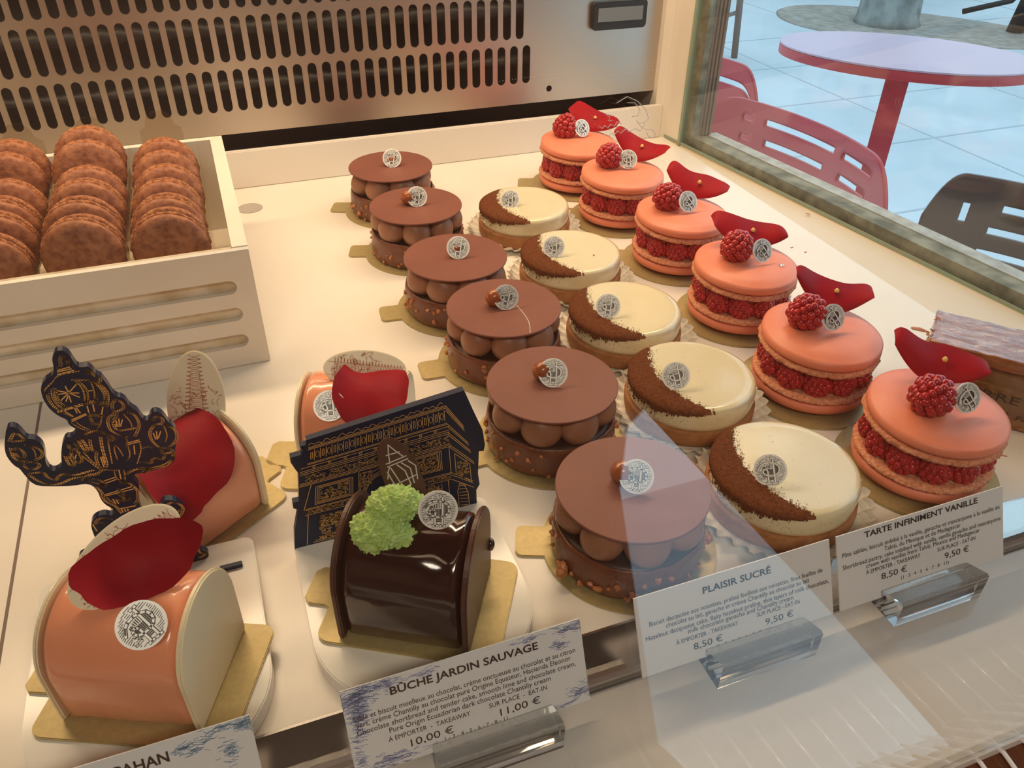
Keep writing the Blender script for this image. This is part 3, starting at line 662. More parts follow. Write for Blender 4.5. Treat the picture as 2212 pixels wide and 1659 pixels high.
# per cake: raspberry (x,y,rot), medallion (x,y,yaw), petal (x,y,rot z)
ID = [((-0.0135, -0.0035), (0.005, -0.0105, 0.85), (0.011, 0.014, -0.62)), ((-0.0125, 0.0045), (0.001, -0.0050, 0.75), (0.015, 0.012, -0.55)), ((-0.0095, 0.0020), (0.0055, -0.0080, 0.75), (0.010, 0.011, -0.35)),
      ((-0.0140, 0.0035), (-0.0015, -0.0085, 0.65), (0.017, 0.013, -0.75)), ((-0.0120, 0.0060), (0.002, -0.0040, 0.25), (0.018, 0.011, -0.85)), ((-0.0110, 0.0080), (0.003, 0.0000, 0.65), (0.017, 0.013, -0.85))]
proto = macaron_cake()
for i, (x, y) in enumerate(IC):
    t = proto if i == 0 else copy_tree(proto)
    t.location = (x, y, 0); t['label'] = I_lab[i]; t['group'] = 'raspberry macaron cakes in a row'
    (rx, ry), (mx, my, myaw), (px_, py_, pr) = ID[i]
    ras = [c for c in child(t, 'raspberry') if c.data == RASP][0]
    ras.location = (rx, ry, 0.0568); ras.scale = (1.22,) * 3; ras.rotation_euler = [(R(75), 0.2, R(-75)), (R(80), 0.3, R(-80)), (R(80), 0, R(-60)), (R(75), 0, R(-80)), (R(78), 0, R(-60)), (R(15), 0.1, 0.3)][i]
    if i == 5: ras.location.z = 0.0575
    m_ = child(t, 'medallion')[0]; m_.location = (mx, my, 0.0562)
    m_.rotation_euler = (Matrix.Rotation(faceyaw(x, y) + myaw, 3, 'Z') @ Matrix.Rotation(-R(28), 3, 'X') @ Matrix.Rotation(-0.5 if i != 4 else 0, 3, 'Y')).to_euler()
    p_ = child(t, 'rose_petal')[0]; p_.data = PET[i % 3]; p_.location = (px_, py_, 0.0475); p_.rotation_euler = (R(-8), 0, pr)
    if i == 0:
        ts = child(t, 'top_shell')[0]; ts.rotation_euler = (R(2), R(1.5), 0)
    b = link('cake_board', RB, 'board', None, (x, y, 0), (0, 0, [R(200), R(195), R(200), R(-30), R(-30), R(-22)][i]))
    tag(b, 'gold cake board under the ' + ['nearest', 'second', 'third', 'fourth', 'fifth', 'farthest'][i] + ' raspberry macaron cake from the front', 'cake board', 'gold boards under the raspberry macaron cakes')
# drip of cream on the fourth... kept as part of that cake
for o in list(bpy.data.objects):
    if o.get('label') == I_lab[3]: cake4 = o
    if o.get('label') == I_lab[2]: cake3 = o
dm = bmesh.new(); ico(dm, (0, 0, 0), 0.0045, 2, (1.3, 0.45, 0.8)); ico(dm, (0.003, 0, -0.002), 0.003, 2, (0.9, 0.5, 1)); link('cream_drip', bm2me(dm, True), 'cream', cake4, (0.006, -0.034, 0.0305))['label'] = 'pale cream drip'
dm = bmesh.new(); ico(dm, (0, 0, 0), 0.0018, 2, (1.2, 0.8, 0.35)); link('water_drop', bm2me(dm, True), 'acrylic', cake3, (0.018, -0.016, 0.0470))

# ------------------------------------------------------------------ display stands with acrylic cutouts
ARC = [(0.0129, 0.0742), (0.0883, 0.0837), (0.0926, 0.0705), (0.0972, 0.0571), (0.0983, 0.0471), (0.0976, 0.0435), (0.095, 0.0439), (0.0943, 0.0289), (0.0951, 0.0214), (0.0932, 0.018), (0.0933, 0.005), (-0.0017, 0.008), (-0.0001, 0.0202), (0.0037, 0.0336), (0.0015, 0.0353), (0.0018, 0.0388), (0.0047, 0.0387), (0.0069, 0.0561), (0.0058, 0.0589), (0.0044, 0.0635), (0.0047, 0.0661), (0.0097, 0.0665), (0.0106, 0.0687), (0.0097, 0.0715), (0.0125, 0.0715)]
CAN = [[-0.0722, 0.1368], [-0.07, 0.1364], [-0.0686, 0.1339], [-0.0681, 0.1306], [-0.0674, 0.1281], [-0.0658, 0.1275], [-0.0635, 0.1274], [-0.0625, 0.1251], [-0.062, 0.123], [-0.0607, 0.122], [-0.06, 0.1198], [-0.0592, 0.1171], [-0.0589, 0.1145], [-0.0586, 0.1132], [-0.0576, 0.111], [-0.0559, 0.1102], [-0.0547, 0.1084], [-0.0543, 0.1061], [-0.0533, 0.1039], [-0.0518, 0.102], [-0.0512, 0.0991], [-0.0502, 0.0964], [-0.0485, 0.0966], [-0.0472, 0.0994], [-0.0453, 0.1003], [-0.0433, 0.0988], [-0.0422, 0.0963], [-0.0415, 0.0934], [-0.0403, 0.0914], [-0.0393, 0.0882], [-0.0398, 0.0836], [-0.0413, 0.0807], [-0.0423, 0.0777], [-0.0431, 0.0735], [-0.0445, 0.0712], [-0.0476, 0.0697], [-0.0523, 0.0694], [-0.0569, 0.0691], [-0.0613, 0.0696], [-0.0617, 0.0667], [-0.0606, 0.0633], [-0.0615, 0.0587], [-0.0628, 0.056], [-0.0632, 0.052], [-0.0633, 0.0424], [-0.0602, 0.0385], [-0.0571, 0.0421], [-0.0555, 0.0477], [-0.0539, 0.0504], [-0.0519, 0.0511], [-0.0487, 0.0496], [-0.0466, 0.0465], [-0.0457, 0.043], [-0.0479, 0.0404], [-0.0489, 0.0374], [-0.0482, 0.0329], [-0.0481, 0.0289], [-0.0474, 0.0262], [-0.0453, 0.025], [-0.0443, 0.0216], [-0.0445, 0.0176], [-0.0441, 0.0144], [-0.0423, 0.0137], [-0.0412, 0.0107], [-0.0429, 0.0088], [-0.0463, 0.0086], [-0.0594, 0.0086], [-0.0724, 0.0086], [-0.0846, 0.0090], [-0.095, 0.0221], [-0.0954, 0.0262], [-0.0942, 0.0296], [-0.0919, 0.0302], [-0.0882, 0.0312], [-0.0851, 0.0359], [-0.0852, 0.0402], [-0.085, 0.0452], [-0.0838, 0.0485], [-0.0812, 0.0504], [-0.0781, 0.0507], [-0.0756, 0.0489], [-0.0734, 0.0504], [-0.0744, 0.0535], [-0.0762, 0.0559], [-0.0772, 0.0598], [-0.077, 0.0641], [-0.0782, 0.0684], [-0.0809, 0.0701], [-0.0847, 0.07], [-0.0953, 0.073], [-0.0991, 0.0752], [-0.1006, 0.0808], [-0.1014, 0.0852], [-0.1025, 0.0865], [-0.1034, 0.0895], [-0.1038, 0.0932], [-0.103, 0.0974], [-0.1012, 0.1021], [-0.0997, 0.1056], [-0.0978, 0.1064], [-0.0961, 0.105], [-0.095, 0.1017], [-0.0946, 0.099], [-0.0921, 0.0983], [-0.0906, 0.0961], [-0.0899, 0.0932], [-0.0906, 0.0889], [-0.0916, 0.085], [-0.0911, 0.0807], [-0.0888, 0.08], [-0.0862, 0.082], [-0.0851, 0.0873], [-0.0832, 0.0926], [-0.0809, 0.096], [-0.0786, 0.0954], [-0.0769, 0.0971], [-0.0747, 0.0979], [-0.0767, 0.0998], [-0.078, 0.1019], [-0.0779, 0.1045], [-0.0803, 0.1068], [-0.0823, 0.1107], [-0.083, 0.1143], [-0.0832, 0.1177], [-0.0825, 0.1216], [-0.0806, 0.1244], [-0.0778, 0.1257], [-0.0763, 0.127], [-0.0754, 0.1299], [-0.075, 0.1334], [-0.0737, 0.1358]]
GOLD = "-744,1293 -729,1305 -729,1325 -717,1346 -710,1329 -703,1323 -705,1304 -696,1294;-745,1281 -701,1287;-748,1274 -698,1278;-750,1263 -691,1269;-772,1240 -747,1262 -675,1261;-773,1236 -819,1202 -811,1188;-811,1188 -818,1165 -813,1130 -798,1097;-792,1200 -800,1164 -797,1131 -782,1101;-782,1205 -787,1166 -784,1135 -770,1111;-699,1218 -685,1182 -686,1144 -695,1113;-691,1216 -676,1180 -681,1139 -688,1115;-648,1206 -645,1172 -652,1132 -660,1113;-640,1200 -638,1162 -648,1114;-627,1192 -609,1163 -606,1129 -620,1085;-635,1194 -620,1157 -617,1123 -626,1100;-709,1228 -654,1215 -621,1191 -611,1217 -633,1227 -634,1255 -646,1258 -653,1244;-681,1164 -648,1160;-799,1093 -706,1107 -695,1113;-800,1089 -704,1100;-695,1113 -652,1110 -622,1081 -627,1074 -663,1103 -694,1104;-786,1085 -765,1062 -754,1047;-778,1092 -754,1055;-738,1103 -735,1068;-732,1101 -724,1065;-691,1091 -693,1061;-669,1093 -672,1060;-637,1072 -653,1033;-762,1040 -707,1056;-764,1032 -705,1051;-693,1052 -652,1037 -653,1029 -692,1043;-766,1024 -752,998 -724,972;-752,1029 -741,1004 -714,974;-654,1024 -668,989 -686,971;-699,1041 -697,1014 -698,997 -672,998;-737,1170 -706,1141;-737,1170 -703,1161;-737,1170 -701,1202;-737,1170 -740,1203;-737,1170 -777,1192;-737,1170 -779,1172;-737,1170 -777,1138;-740,1162 -757,1133;-740,1162 -741,1125;-737,958 -706,968 -674,954 -672,940 -644,923 -642,905 -660,896 -658,918;-678,779 -669,852 -663,897;-607,1051 -607,1077 -588,1099 -576,1096 -562,1066 -570,1046 -607,1038;-599,1032 -631,1023 -643,999 -645,955 -621,922 -593,905;-553,1024 -534,1006 -528,964 -536,934 -561,900;-602,1020 -626,990 -622,944 -584,939 -538,940;-571,1016 -555,976 -557,940;-610,964 -621,998;-607,963 -608,999;-601,961 -595,1000;-598,961 -583,992;-594,900 -591,872 -606,853;-598,869 -547,873;-597,860 -546,864;-596,850 -599,799 -617,780;-573,848 -581,803;-547,859 -550,818 -584,751;-472,963 -458,981 -433,961 -442,936 -475,936;-475,936 -502,907 -505,866 -495,835 -481,808;-444,928 -405,904 -398,860 -412,826 -441,806;-483,860 -485,893;-477,858 -471,898;-472,862 -455,894;-436,917 -433,869 -448,836;-481,808 -443,797 -431,774 -479,774 -478,792 -481,808;-470,766 -486,742 -509,763 -531,755 -529,735 -578,759;-435,770 -446,735 -483,711 -545,711 -578,691 -551,717 -590,724;-643,873 -633,851 -627,807;-643,873 -652,852 -653,796;-550,818 -530,831 -509,820;-808,933 -794,925 -783,908 -784,894 -813,894 -814,921 -808,933;-811,889 -818,863 -811,819 -788,822 -783,853 -792,888;-813,848 -810,870;-809,837 -796,861;-772,937 -756,937 -748,871 -765,871 -772,937;-841,874 -825,861 -817,811 -839,813 -841,874;-730,925 -739,868 -720,858 -734,829 -734,777;-688,927 -699,861 -700,772 -722,764;-712,823 -713,771;-705,825 -706,773;-780,861 -756,807 -730,757;-766,866 -745,799 -717,758;-1008,998 -977,1038 -958,1002 -960,985 -1003,993;-1016,961 -1021,909 -1003,886 -981,888;-1010,942 -1004,913 -990,900 -976,914 -981,947 -998,961 -1010,942;-958,962 -932,946 -913,918 -917,892 -947,878;-941,948 -934,920 -941,886;-985,876 -955,871 -937,848 -968,829 -994,846 -996,870;-987,816 -936,810 -938,782 -909,750 -895,774 -868,780 -842,757 -761,766;-993,809 -978,776 -945,737 -902,728 -851,746 -813,744;-809,731 -782,748 -742,744 -726,760 -679,741;-811,723 -781,739 -742,735;-785,715 -767,718 -743,697 -743,676 -751,687;-787,707 -770,693 -747,681;-773,672 -759,638 -765,604 -757,575 -725,538 -721,505;-761,616 -629,631;-766,609 -633,615;-732,694 -686,701;-730,680 -686,688;-681,734 -684,696 -669,674;-662,736 -666,686;-644,727 -649,681 -656,666;-656,666 -644,654 -622,611 -627,577 -633,552 -651,531;-751,678 -735,682 -739,666 -751,666 -751,678;-671,679 -659,667 -665,656 -675,663 -671,679;-717,521 -648,517;-719,513 -715,493;-707,514 -706,495;-695,512 -695,496;-683,510 -684,497;-749,608 -739,578 -722,550;-714,579 -690,558 -684,578 -700,601;-714,579 -710,551;-725,583 -721,554;-671,583 -665,572 -675,557 -677,571 -671,583;-694,634 -687,615 -679,599 -694,590;-837,466 -816,491 -791,492 -766,474;-839,462 -834,423;-824,462 -804,469 -796,452;-538,466 -513,495 -478,479 -461,441 -482,405 -502,388;-528,472 -511,448 -526,439;-528,416 -512,401 -492,432 -472,435;-502,388 -495,347 -494,289 -485,256;-510,262 -466,249 -453,219 -460,136 -422,122 -463,106;-491,228 -492,178 -478,132;-532,326 -517,336;-606,724 -639,712 -654,687;-640,708 -606,724 -554,716 -549,711 -582,699 -575,691 -544,709 -496,703 -463,715 -440,751"
gl = [[tuple(int(v) / 10000 for v in p.split(',')) for p in l.split()] for l in GOLD.split(';')]
def stand_plate(x0, x1, y0, y1, r, t):
    pts = rrect(x0, x1, y0, y1, 0.006)
    out = []
    for cx, cy, a0, rr in ((x1 - 0.005, y1 - 0.005, 0, 0.005), (x0 + 0.005, y1 - 0.005, 90, 0.005), (x0 + r, y0 + r, 180, r), (x1 - r, y0 + r, 270, r)):
        for i in range(15): a = R(a0 + 90 * i / 14); out.append((cx + rr * math.cos(a), cy + rr * math.sin(a)))
    return extr(out, t, 'xy', bev=0.0006)
s1 = thing('display_stand', 'white rounded stand with a navy street-lamp cutout, under the front left pink log', 'display stand')
link('plate', stand_plate(-0.1175, -0.0205, 0.196, 0.314, 0.040, 0.0085), 'plate', s1)
c1 = link('cutout', extr(chaikin([tuple(p) for p in CAN] + [tuple(CAN[0])], 1)[:-1], 0.0035), 'acrylic_black', s1, (0, 0.305, 0)); c1['label'] = 'navy black street-lamp silhouette'
gl = [chaikin(l) for l in gl]
gl += [[(x + 0.0007, z - 0.0004) for x, z in l] for l in gl if len(l) > 14]
link('engraving', ribbons(gl, 0.00050, -0.00012), 'goldline', c1)
link('slot_tab', boxme(-0.0372, -0.0268, 0.2935, 0.2965, 0.0085, 0.0105, bev=0.0003), 'acrylic_black', s1)
s2 = thing('display_stand', 'white rounded stand with a navy triumphal arch cutout, under the dark chocolate log', 'display stand')
link('plate', stand_plate(-0.0020, 0.0985, 0.196, 0.3020, 0.042, 0.0085), 'plate', s2)
c2 = link('cutout', extr(ARC, 0.0035), 'acrylic_black', s2, (0, 0.297, 0)); c2['label'] = 'navy black triumphal arch silhouette'
def AR(u, v):
    bl, br, tr, tl = Vector((0.0, 0.008)), Vector((0.094, 0.0052)), Vector((0.0895, 0.0835)), Vector((0.0118, 0.0738))
    p = bl * (1 - u) * (1 - v) + br * u * (1 - v) + tr * u * v + tl * (1 - u) * v; return (p.x, p.y)
A = []
def al(*pts): A.append([AR(*p) for p in pts])
def face(u0, u1, v, n=8): al(*[(u0 + (u1 - u0) * i / n, v) for i in range(n + 1)])
ue = 0.86
wob = [(0.03 + 0.0125 * i, 0.955 + 0.010 * math.sin(i * 1.7) + 0.006 * math.sin(i * 0.9)) for i in range(66)]; al(*wob)
for v in (0.935, 0.925, 0.915, 0.795, 0.785, 0.765, 0.735, 0.720, 0.705, 0.625, 0.612, 0.600): face(0.03 if v > 0.78 else -0.01, ue + (0.0 if v > 0.78 else 0.01), v)
for k in range(24):
    u = 0.05 + k * 0.034
    if k % 2: al(*[(u + 0.011 * math.cos(t * PI / 5), 0.857 + 0.026 * math.sin(t * PI / 5)) for t in range(11)])
    else: al((u - 0.005, 0.83), (u + 0.005, 0.83), (u + 0.005, 0.885), (u - 0.005, 0.885), (u - 0.005, 0.83))
    al((u + 0.017, 0.815), (u + 0.017, 0.90))
for k in range(9): u = 0.06 + k * 0.09; al((u, 0.745), (u + 0.012, 0.745), (u + 0.012, 0.760), (u, 0.760), (u, 0.745))
q = random.Random(9)
def scrib(u0, u1, v0, v1, n, s=0.012):
    for k in range(n):
        u, v = q.uniform(u0, u1), q.uniform(v0, v1); pts = [(u, v)]
        for j in range(4):
            u = min(max(u + q.uniform(-s, s), u0), u1); v = min(max(v + q.uniform(-s, s), v0), v1); pts.append((u, v))
        al(*pts)
scrib(0.02, ue, 0.635, 0.69, 230, 0.010)
def panel(u0, u1, v0, v1, n):
    for d in (0, 0.010, 0.020): al((u0 + d, v0 + d), (u1 - d, v0 + d), (u1 - d, v1 - d), (u0 + d, v1 - d), (u0 + d, v0 + d))
    scrib(u0 + 0.026, u1 - 0.026, v0 + 0.03, v1 - 0.03, n, 0.016)
panel(0.08, 0.29, 0.40, 0.565, 60); panel(0.60, 0.81, 0.42, 0.585, 80)
for d in (0, 0.03, 0.045, 0.06): al(*[(0.46 + (0.135 - d * 0.6) * math.cos(t), 0.36 + (0.22 - d) * math.sin(t)) for t in [PI * i / 18 for i in range(19)]])
al((0.325, 0.36), (0.325, 0.59)); al((0.595, 0.36), (0.595, 0.59)); scrib(0.33, 0.40, 0.45, 0.58, 40); scrib(0.53, 0.59, 0.45, 0.58, 40)
for v in (0.375, 0.365, 0.315): face(0.03, 0.34, v); face(0.60, ue, v)
scrib(0.04, 0.33, 0.325, 0.355, 90, 0.010); scrib(0.62, ue, 0.325, 0.355, 70, 0.010)
for u in (0.045, 0.30, 0.315, 0.345, 0.60, 0.62, 0.84): al((u, 0.02), (u, 0.31))
al((0.02, 0.37), (0.055, 0.60)); al((ue, 0.37), (ue, 0.60))
scrib(0.11, 0.24, 0.05, 0.28, 75, 0.030); al((0.08, 0.03), (0.27, 0.03)); al((0.09, 0.045), (0.26, 0.045)); scrib(0.66, 0.80, 0.05, 0.30, 80, 0.030)
# right side face in perspective
for v in (0.935, 0.915, 0.895, 0.79, 0.77, 0.72, 0.70, 0.62, 0.60): al((ue, v), (0.955 + (0.955 - v) * 0.13, v - 0.20))
for v in (0.375, 0.355, 0.315): al((ue, v), (0.985, v - 0.12))
al((0.89, 0.53), (0.975, 0.41), (0.975, 0.25), (0.89, 0.36), (0.89, 0.53)); scrib(0.90, 0.965, 0.33, 0.45, 50, 0.012)
for k in range(7): al((0.90, 0.06 + k * 0.03), (0.945, 0.05 + k * 0.03))
al((0.89, 0.03), (0.89, 0.20), (0.905, 0.26), (0.93, 0.24), (0.95, 0.16), (0.95, 0.02))
link('engraving', ribbons(A, 0.00030, -0.00012), 'goldline', c2)

# ------------------------------------------------------------------ log cakes
def arch(Wd, H, inset=0.0, n=28, tuck=0.003):
    """arch outline in (y,z), counter-clockwise from front bottom"""
    r = Wd / 2; zc = H - r; pts = []
    for i in range(n + 1):
        a = PI * i / n; pts.append((r * math.cos(a), zc + r * math.sin(a)))     # back to front over the top
    out = [(r - tuck, 0.0), (r - tuck * 0.4, 0.003), (r - tuck * 0.1, zc * 0.5)] + pts + [(-(r - tuck * 0.1), zc * 0.5), (-(r - tuck * 0.4), 0.003), (-(r - tuck), 0.0)]
    return out
def log_body_me(L=0.053, Wd=0.050, H=0.0545, dip=False):
    base = arch(Wd, H); n = len(base); vs_, fs = [], []
    st = [(-L / 2, 0.80), (-L / 2 + 0.0006, 0.93), (-L / 2 + 0.002, 0.985), (-L / 2 + 0.004, 1.0)] + [(-L / 2 + 0.004 + (L - 0.008) * i / 20, 1.0) for i in range(1, 20)] + [(L / 2 - 0.004, 1.0), (L / 2 - 0.002, 0.985), (L / 2 - 0.0006, 0.93), (L / 2, 0.80)]
    for x, s in st:
        for y, z in base:
            d = 0.0005 * nz(x * 60, y * 60, z * 60) + 0.0003 * nz(x * 200, y * 120, z * 90)
            zz = z * s + d; yy = y * s + d
            if z < 0.006: zz = z * (1 if s > 0.9 else s) + 0.0010 * nz(x * 130, y * 10, 5) * (z > 0.001)
            if dip and z > H - 0.012: zz -= 0.0012 * math.exp(-((x - 0.018) / 0.006) ** 2)
            vs_.append((x, yy, max(zz, 0.0)))
    for k in range(len(st) - 1):
        for i in range(n): j = (i + 1) % n; fs.append((k * n + i, (k + 1) * n + i, (k + 1) * n + j, k * n + j))
    fs.append(tuple(range(n))); fs.append(tuple(reversed([(len(st) - 1) * n + i for i in range(n)])))
    return fixn(mesh(vs_, fs, True))
def cap_me(Wd=0.0525, H=0.0570, th=0.0024):
    me = extr(arch(Wd, H, tuck=0.001), th, 'yz', bev=0.0007)
    return me
LOG, LOGD, CAP, CAPD = log_body_me(0.053, 0.050, 0.0530), log_body_me(0.052, 0.050, 0.0530, True), cap_me(0.0518, 0.0548), cap_me(0.0530, 0.0560, 0.0026)
def big_petal(Lx, Ly, seed, cup=0.010, fold=0.3):
    vs_, fs = [], []; nr, na = 18, 48
    vs_.append((0, 0, 0))
    for i in range(1, nr + 1):
        t = i / nr
        for j in range(na):
            a = 2 * PI * j / na; rr = t * (1 + 0.05 * math.sin(3 * a + seed) + 0.035 * math.sin(5 * a + 2 * seed) + 0.012 * math.sin(13 * a + seed))
            x, y = rr * math.cos(a) * Lx / 2, rr * math.sin(a) * Ly / 2
            z = cup * (rr * math.cos(a)) ** 2 + cup * 0.5 * (rr * math.sin(a)) ** 2 + fold * 0.004 * math.sin(a * 2 + seed) * t * t + 0.0010 * math.sin(x * 260 + seed) * t
            vs_.append((x, z * -1, y))
    for j in range(na): fs.append((0, 1 + j, 1 + (j + 1) % na))
    for i in range(nr - 1):
        for j in range(na): a = 1 + i * na + j; b = 1 + i * na + (j + 1) % na; fs.append((a, a + na, b + na, b))
    return mesh(vs_, fs, True)
def drape(xc, tc, Lx, Lt, rot, seed, lift0=0.0016, lift1=0.0055, Wd=0.050, H=0.053):
    r = Wd / 2; zc = H - r; vs_, fs = [], []; nr, na = 22, 64
    def P(rr, a):
        k = rr * (1 + 0.05 * math.sin(3 * a + seed) + 0.03 * math.sin(5 * a + 2 * seed) + 0.010 * math.sin(13 * a + seed))
        u, v = k * math.cos(a) * Lx / 2, k * math.sin(a) * Lt / 2
        x = xc + u * math.cos(rot) - v * math.sin(rot); t = tc + (u * math.sin(rot) + v * math.cos(rot)) / r
        l = lift0 + lift1 * rr ** 3 * (0.6 + 0.4 * math.sin(2 * a + seed)) + 0.0005 * math.sin(u * 300) * rr
        if abs(t) < 1.5: y, z = (r + l) * math.sin(t), zc + (r + l) * math.cos(t)
        else: y, z = (r + l) * (1 if t > 0 else -1), zc - (abs(t) - 1.5) * r
        return (x, y, z)
    vs_.append(P(0, 0))
    for i in range(1, nr + 1):
        for j in range(na): vs_.append(P(i / nr, 2 * PI * j / na))
    for j in range(na): fs.append((0, 1 + j, 1 + (j + 1) % na))
    for i in range(nr - 1):
        for j in range(na): a = 1 + i * na + j; b = 1 + i * na + (j + 1) % na; fs.append((a, a + na, b + na, b))
    return mesh(vs_, fs, True)
def plaque_me(a, b, th=0.0018):
    return extr([(a * math.cos(2 * PI * i / 48), b * math.sin(2 * PI * i / 48)) for i in range(48)], th, 'xz', bev=0.0005)
def tower_print(a, b, seed=1):
    """lattice tower drawn along the longer axis of an oval a x b, with a scribbled skyline"""
    q = random.Random(seed); L = []; hor = a > b; A_, B_ = (a, b) if hor else (b, a)     # A_ long half axis
    w = lambda t: B_ * (0.62 - 0.42 * (t + 0.9) / 1.8)
    for s_ in (-1, 1): L.append([(t / 10 * A_, s_ * w(t / 10)) for t in range(-9, 10)]); L.append([(t / 10 * A_, s_ * w(t / 10) * 0.55) for t in range(-9, 7)])
    t = -0.88
    while t < 0.86:
        d = 0.075; L.append([(t * A_, -w(t)), (t * A_, w(t))]); L.append([(t * A_, -w(t)), ((t + d) * A_, w(t + d))]); L.append([(t * A_, w(t)), ((t + d) * A_, -w(t + d))]); t += d
    for k in range(90):
        x, y = q.uniform(-0.85, 0.3) * A_, q.uniform(-0.85, 0.85) * B_; p = [(x, y)]
        for j in range(4): x += q.uniform(-0.07, 0.07) * A_; y += q.uniform(-0.12, 0.12) * B_; p.append((x, y))
        L.append(p)
    L = [l for l in L if all((u / A_) ** 2 + (v / B_) ** 2 < 0.93 for u, v in l)]
    if not hor: L = [[(v, u) for u, v in l] for l in L]
    return ribbons(L, 0.00020, -0.0001)
def log_cake(label, loc, rz, body, capm, bodyme, capme, z0, petal=None, plaque=None, med=None, boardz=None):
    t = thing('log_cake', label, 'cake', (loc[0], loc[1], z0), rz, 'log cakes')
    link('log_body', bodyme, body, t)
    for s in (-1, 1):
        e = link('end_plate', capme, capm, t, ((0.0268 if s > 0 else -0.0268 - 0.0020), 0, 0.0))
        if s < 0 and capm == 'whitechoc': e.scale = (0.8, 0.965, 0.965)
    return t
ROT1 = R(-24.5)
def rotv(tx, ty, tz): return (Matrix.Rotation(tz, 3, 'Z') @ Matrix.Rotation(tx, 3, 'X') @ Matrix.Rotation(ty, 3, 'Y')).to_euler()
# front pink log on its stand
b1 = link('cake_board', RECT, 'board', None, (-0.0655, 0.2420, 0.0085), (0, 0, ROT1)); tag(b1, 'gold rectangular cake board under the front left pink log', 'cake board', 'gold rectangular boards')
L1 = log_cake('pink glazed log cake in the front left corner with white end plates and red petal', (-0.0660, 0.2445), ROT1, 'pinkglaze', 'whitechoc', LOG, CAP, 0.0102)
p = link('chocolate_plaque', plaque_me(0.0245, 0.0130), 'whitechoc', L1, (0.001, 0.006, 0.0650), rotv(R(-38), R(-33), R(24))); p['label'] = 'oval white chocolate plaque with red tower print'
link('print', tower_print(0.0245, 0.0130, 1), 'print_red', p)
o = link('rose_petal', big_petal(0.046, 0.027, 0.5), 'petal', L1, (0.0120, 0.0005, 0.0700), rotv(R(-42), R(-14), R(24))); o['label'] = 'large dark red rose petal'
medallion(L1, (0.0165, -0.0185, 0.0572), R(30), R(42), -0.5, 1.06)
# dark log
b2 = link('cake_board', RECT, 'board', None, (0.0490, 0.2440, 0.0085), (0, 0, R(-30))); tag(b2, 'gold rectangular cake board under the dark chocolate log', 'cake board', 'gold rectangular boards')
L2 = log_cake('dark chocolate glazed log cake with green sponge, in front of the arch cutout', (0.0468, 0.2430), R(-30), 'darkglaze', 'darkchoc', LOGD, CAPD, 0.0102)
def sponge_me():
    bm = bmesh.new()
    for c, r, sc in (((-0.004, -0.004, 0.0), 0.0105, (1.1, 0.9, 0.85)), ((0.0035, 0.003, 0.0045), 0.0098, (1.1, 0.9, 0.85)), ((0.011, 0.004, 0.001), 0.0060, (1, 0.8, 0.8)), ((0.0035, -0.008, -0.004), 0.0070, (1, 0.8, 0.8)), ((-0.010, -0.001, 0.001), 0.006, (0.9, 0.9, 0.9))):
        r0 = len(bm.verts); t = bmesh.ops.create_icosphere(bm, subdivisions=6 if r > 0.008 else 5, radius=1, matrix=Matrix.Identity(4))
        for v in t['verts']:
            n = v.co.normalized(); w_ = Vector((n.x * r * sc[0], n.y * r * sc[1], n.z * r * sc[2])) + Vector(c)
            d = 0.0012 * noise.noise(w_ * 420) + 0.0010 * noise.noise(w_ * 900 + Vector((5, 0, 0))) - 0.0012 * max(0, noise.noise(w_ * 1500 + Vector((0, 9, 0))))
            v.co = w_ + n * d * 1.25
    return bm2me(bm, True)
o = link('sponge', sponge_me(), 'sponge', L2, (-0.009, -0.003, 0.0550), (R(20), R(-12), R(20))); o['label'] = 'bright green torn sponge'
pl2 = link('chocolate_plaque', plaque_me(0.0080, 0.0200), 'darkchoc', L2, (-0.006, 0.013, 0.0640), rotv(R(-20), R(-14), R(30))); pl2['label'] = 'brown chocolate plaque with silver lamp print'
LP = [[(0.0, 0.017), (-0.0015, 0.013), (-0.0025, 0.009)], [(0.0, 0.017), (0.0018, 0.013), (0.004, 0.009)], [(-0.0025, 0.013), (0.003, 0.012)], [(-0.004, 0.0095), (0.005, 0.009)], [(-0.004, 0.008), (0.0052, 0.0075)], [(-0.005, 0.006), (-0.0045, 0.000), (-0.002, -0.004)], [(-0.003, 0.007), (-0.002, 0.0), (-0.001, -0.004)], [(0.0, 0.007), (0.002, 0.003), (0.002, -0.004)], [(0.002, 0.007), (0.0045, 0.003), (0.0035, -0.004)], [(0.005, 0.0065), (0.007, 0.003), (0.0055, -0.003)], [(-0.004, -0.001), (0.006, -0.001)], [(-0.006, 0.003), (-0.0045, 0.006), (-0.003, 0.008)]]
link('print', ribbons(LP, 0.0005, -0.0001), 'silver_print', pl2)
medallion(L2, (0.0125, -0.0005, 0.0615), R(20), R(28), 0.1, 1.0)
dm = bmesh.new(); ico(dm, (0, 0, 0), 0.0028, 2, (0.7, 1, 1.2)); link('glaze_drip', bm2me(dm, True), 'darkglaze', L2, (0.0300, 0.0225, 0.0200))
# pink log behind the street lamp
b3 = link('cake_board', RECT, 'board', None, (-0.0490, 0.3455, 0.0), (0, 0, R(215))); tag(b3, 'gold rectangular cake board under the pink log behind the street lamp cutout', 'cake board', 'gold rectangular boards')
L3 = log_cake('pink glazed log cake behind the navy street-lamp cutout', (-0.0480, 0.3450), R(35), 'pinkglaze', 'whitechoc', LOG, CAP, 0.0016)
p = link('chocolate_plaque', plaque_me(0.0140, 0.0280), 'whitechoc', L3, (0.0210, 0.006, 0.0580), rotv(R(-25), R(8), R(-38))); p['label'] = 'oval white chocolate plaque with red tower print'
link('print', tower_print(0.0140, 0.0280, 2), 'print_red', p)
o = link('rose_petal', drape(-0.003, -0.42, 0.043, 0.062, R(-32), 1.4), 'petal', L3); o['label'] = 'large dark red rose petal'
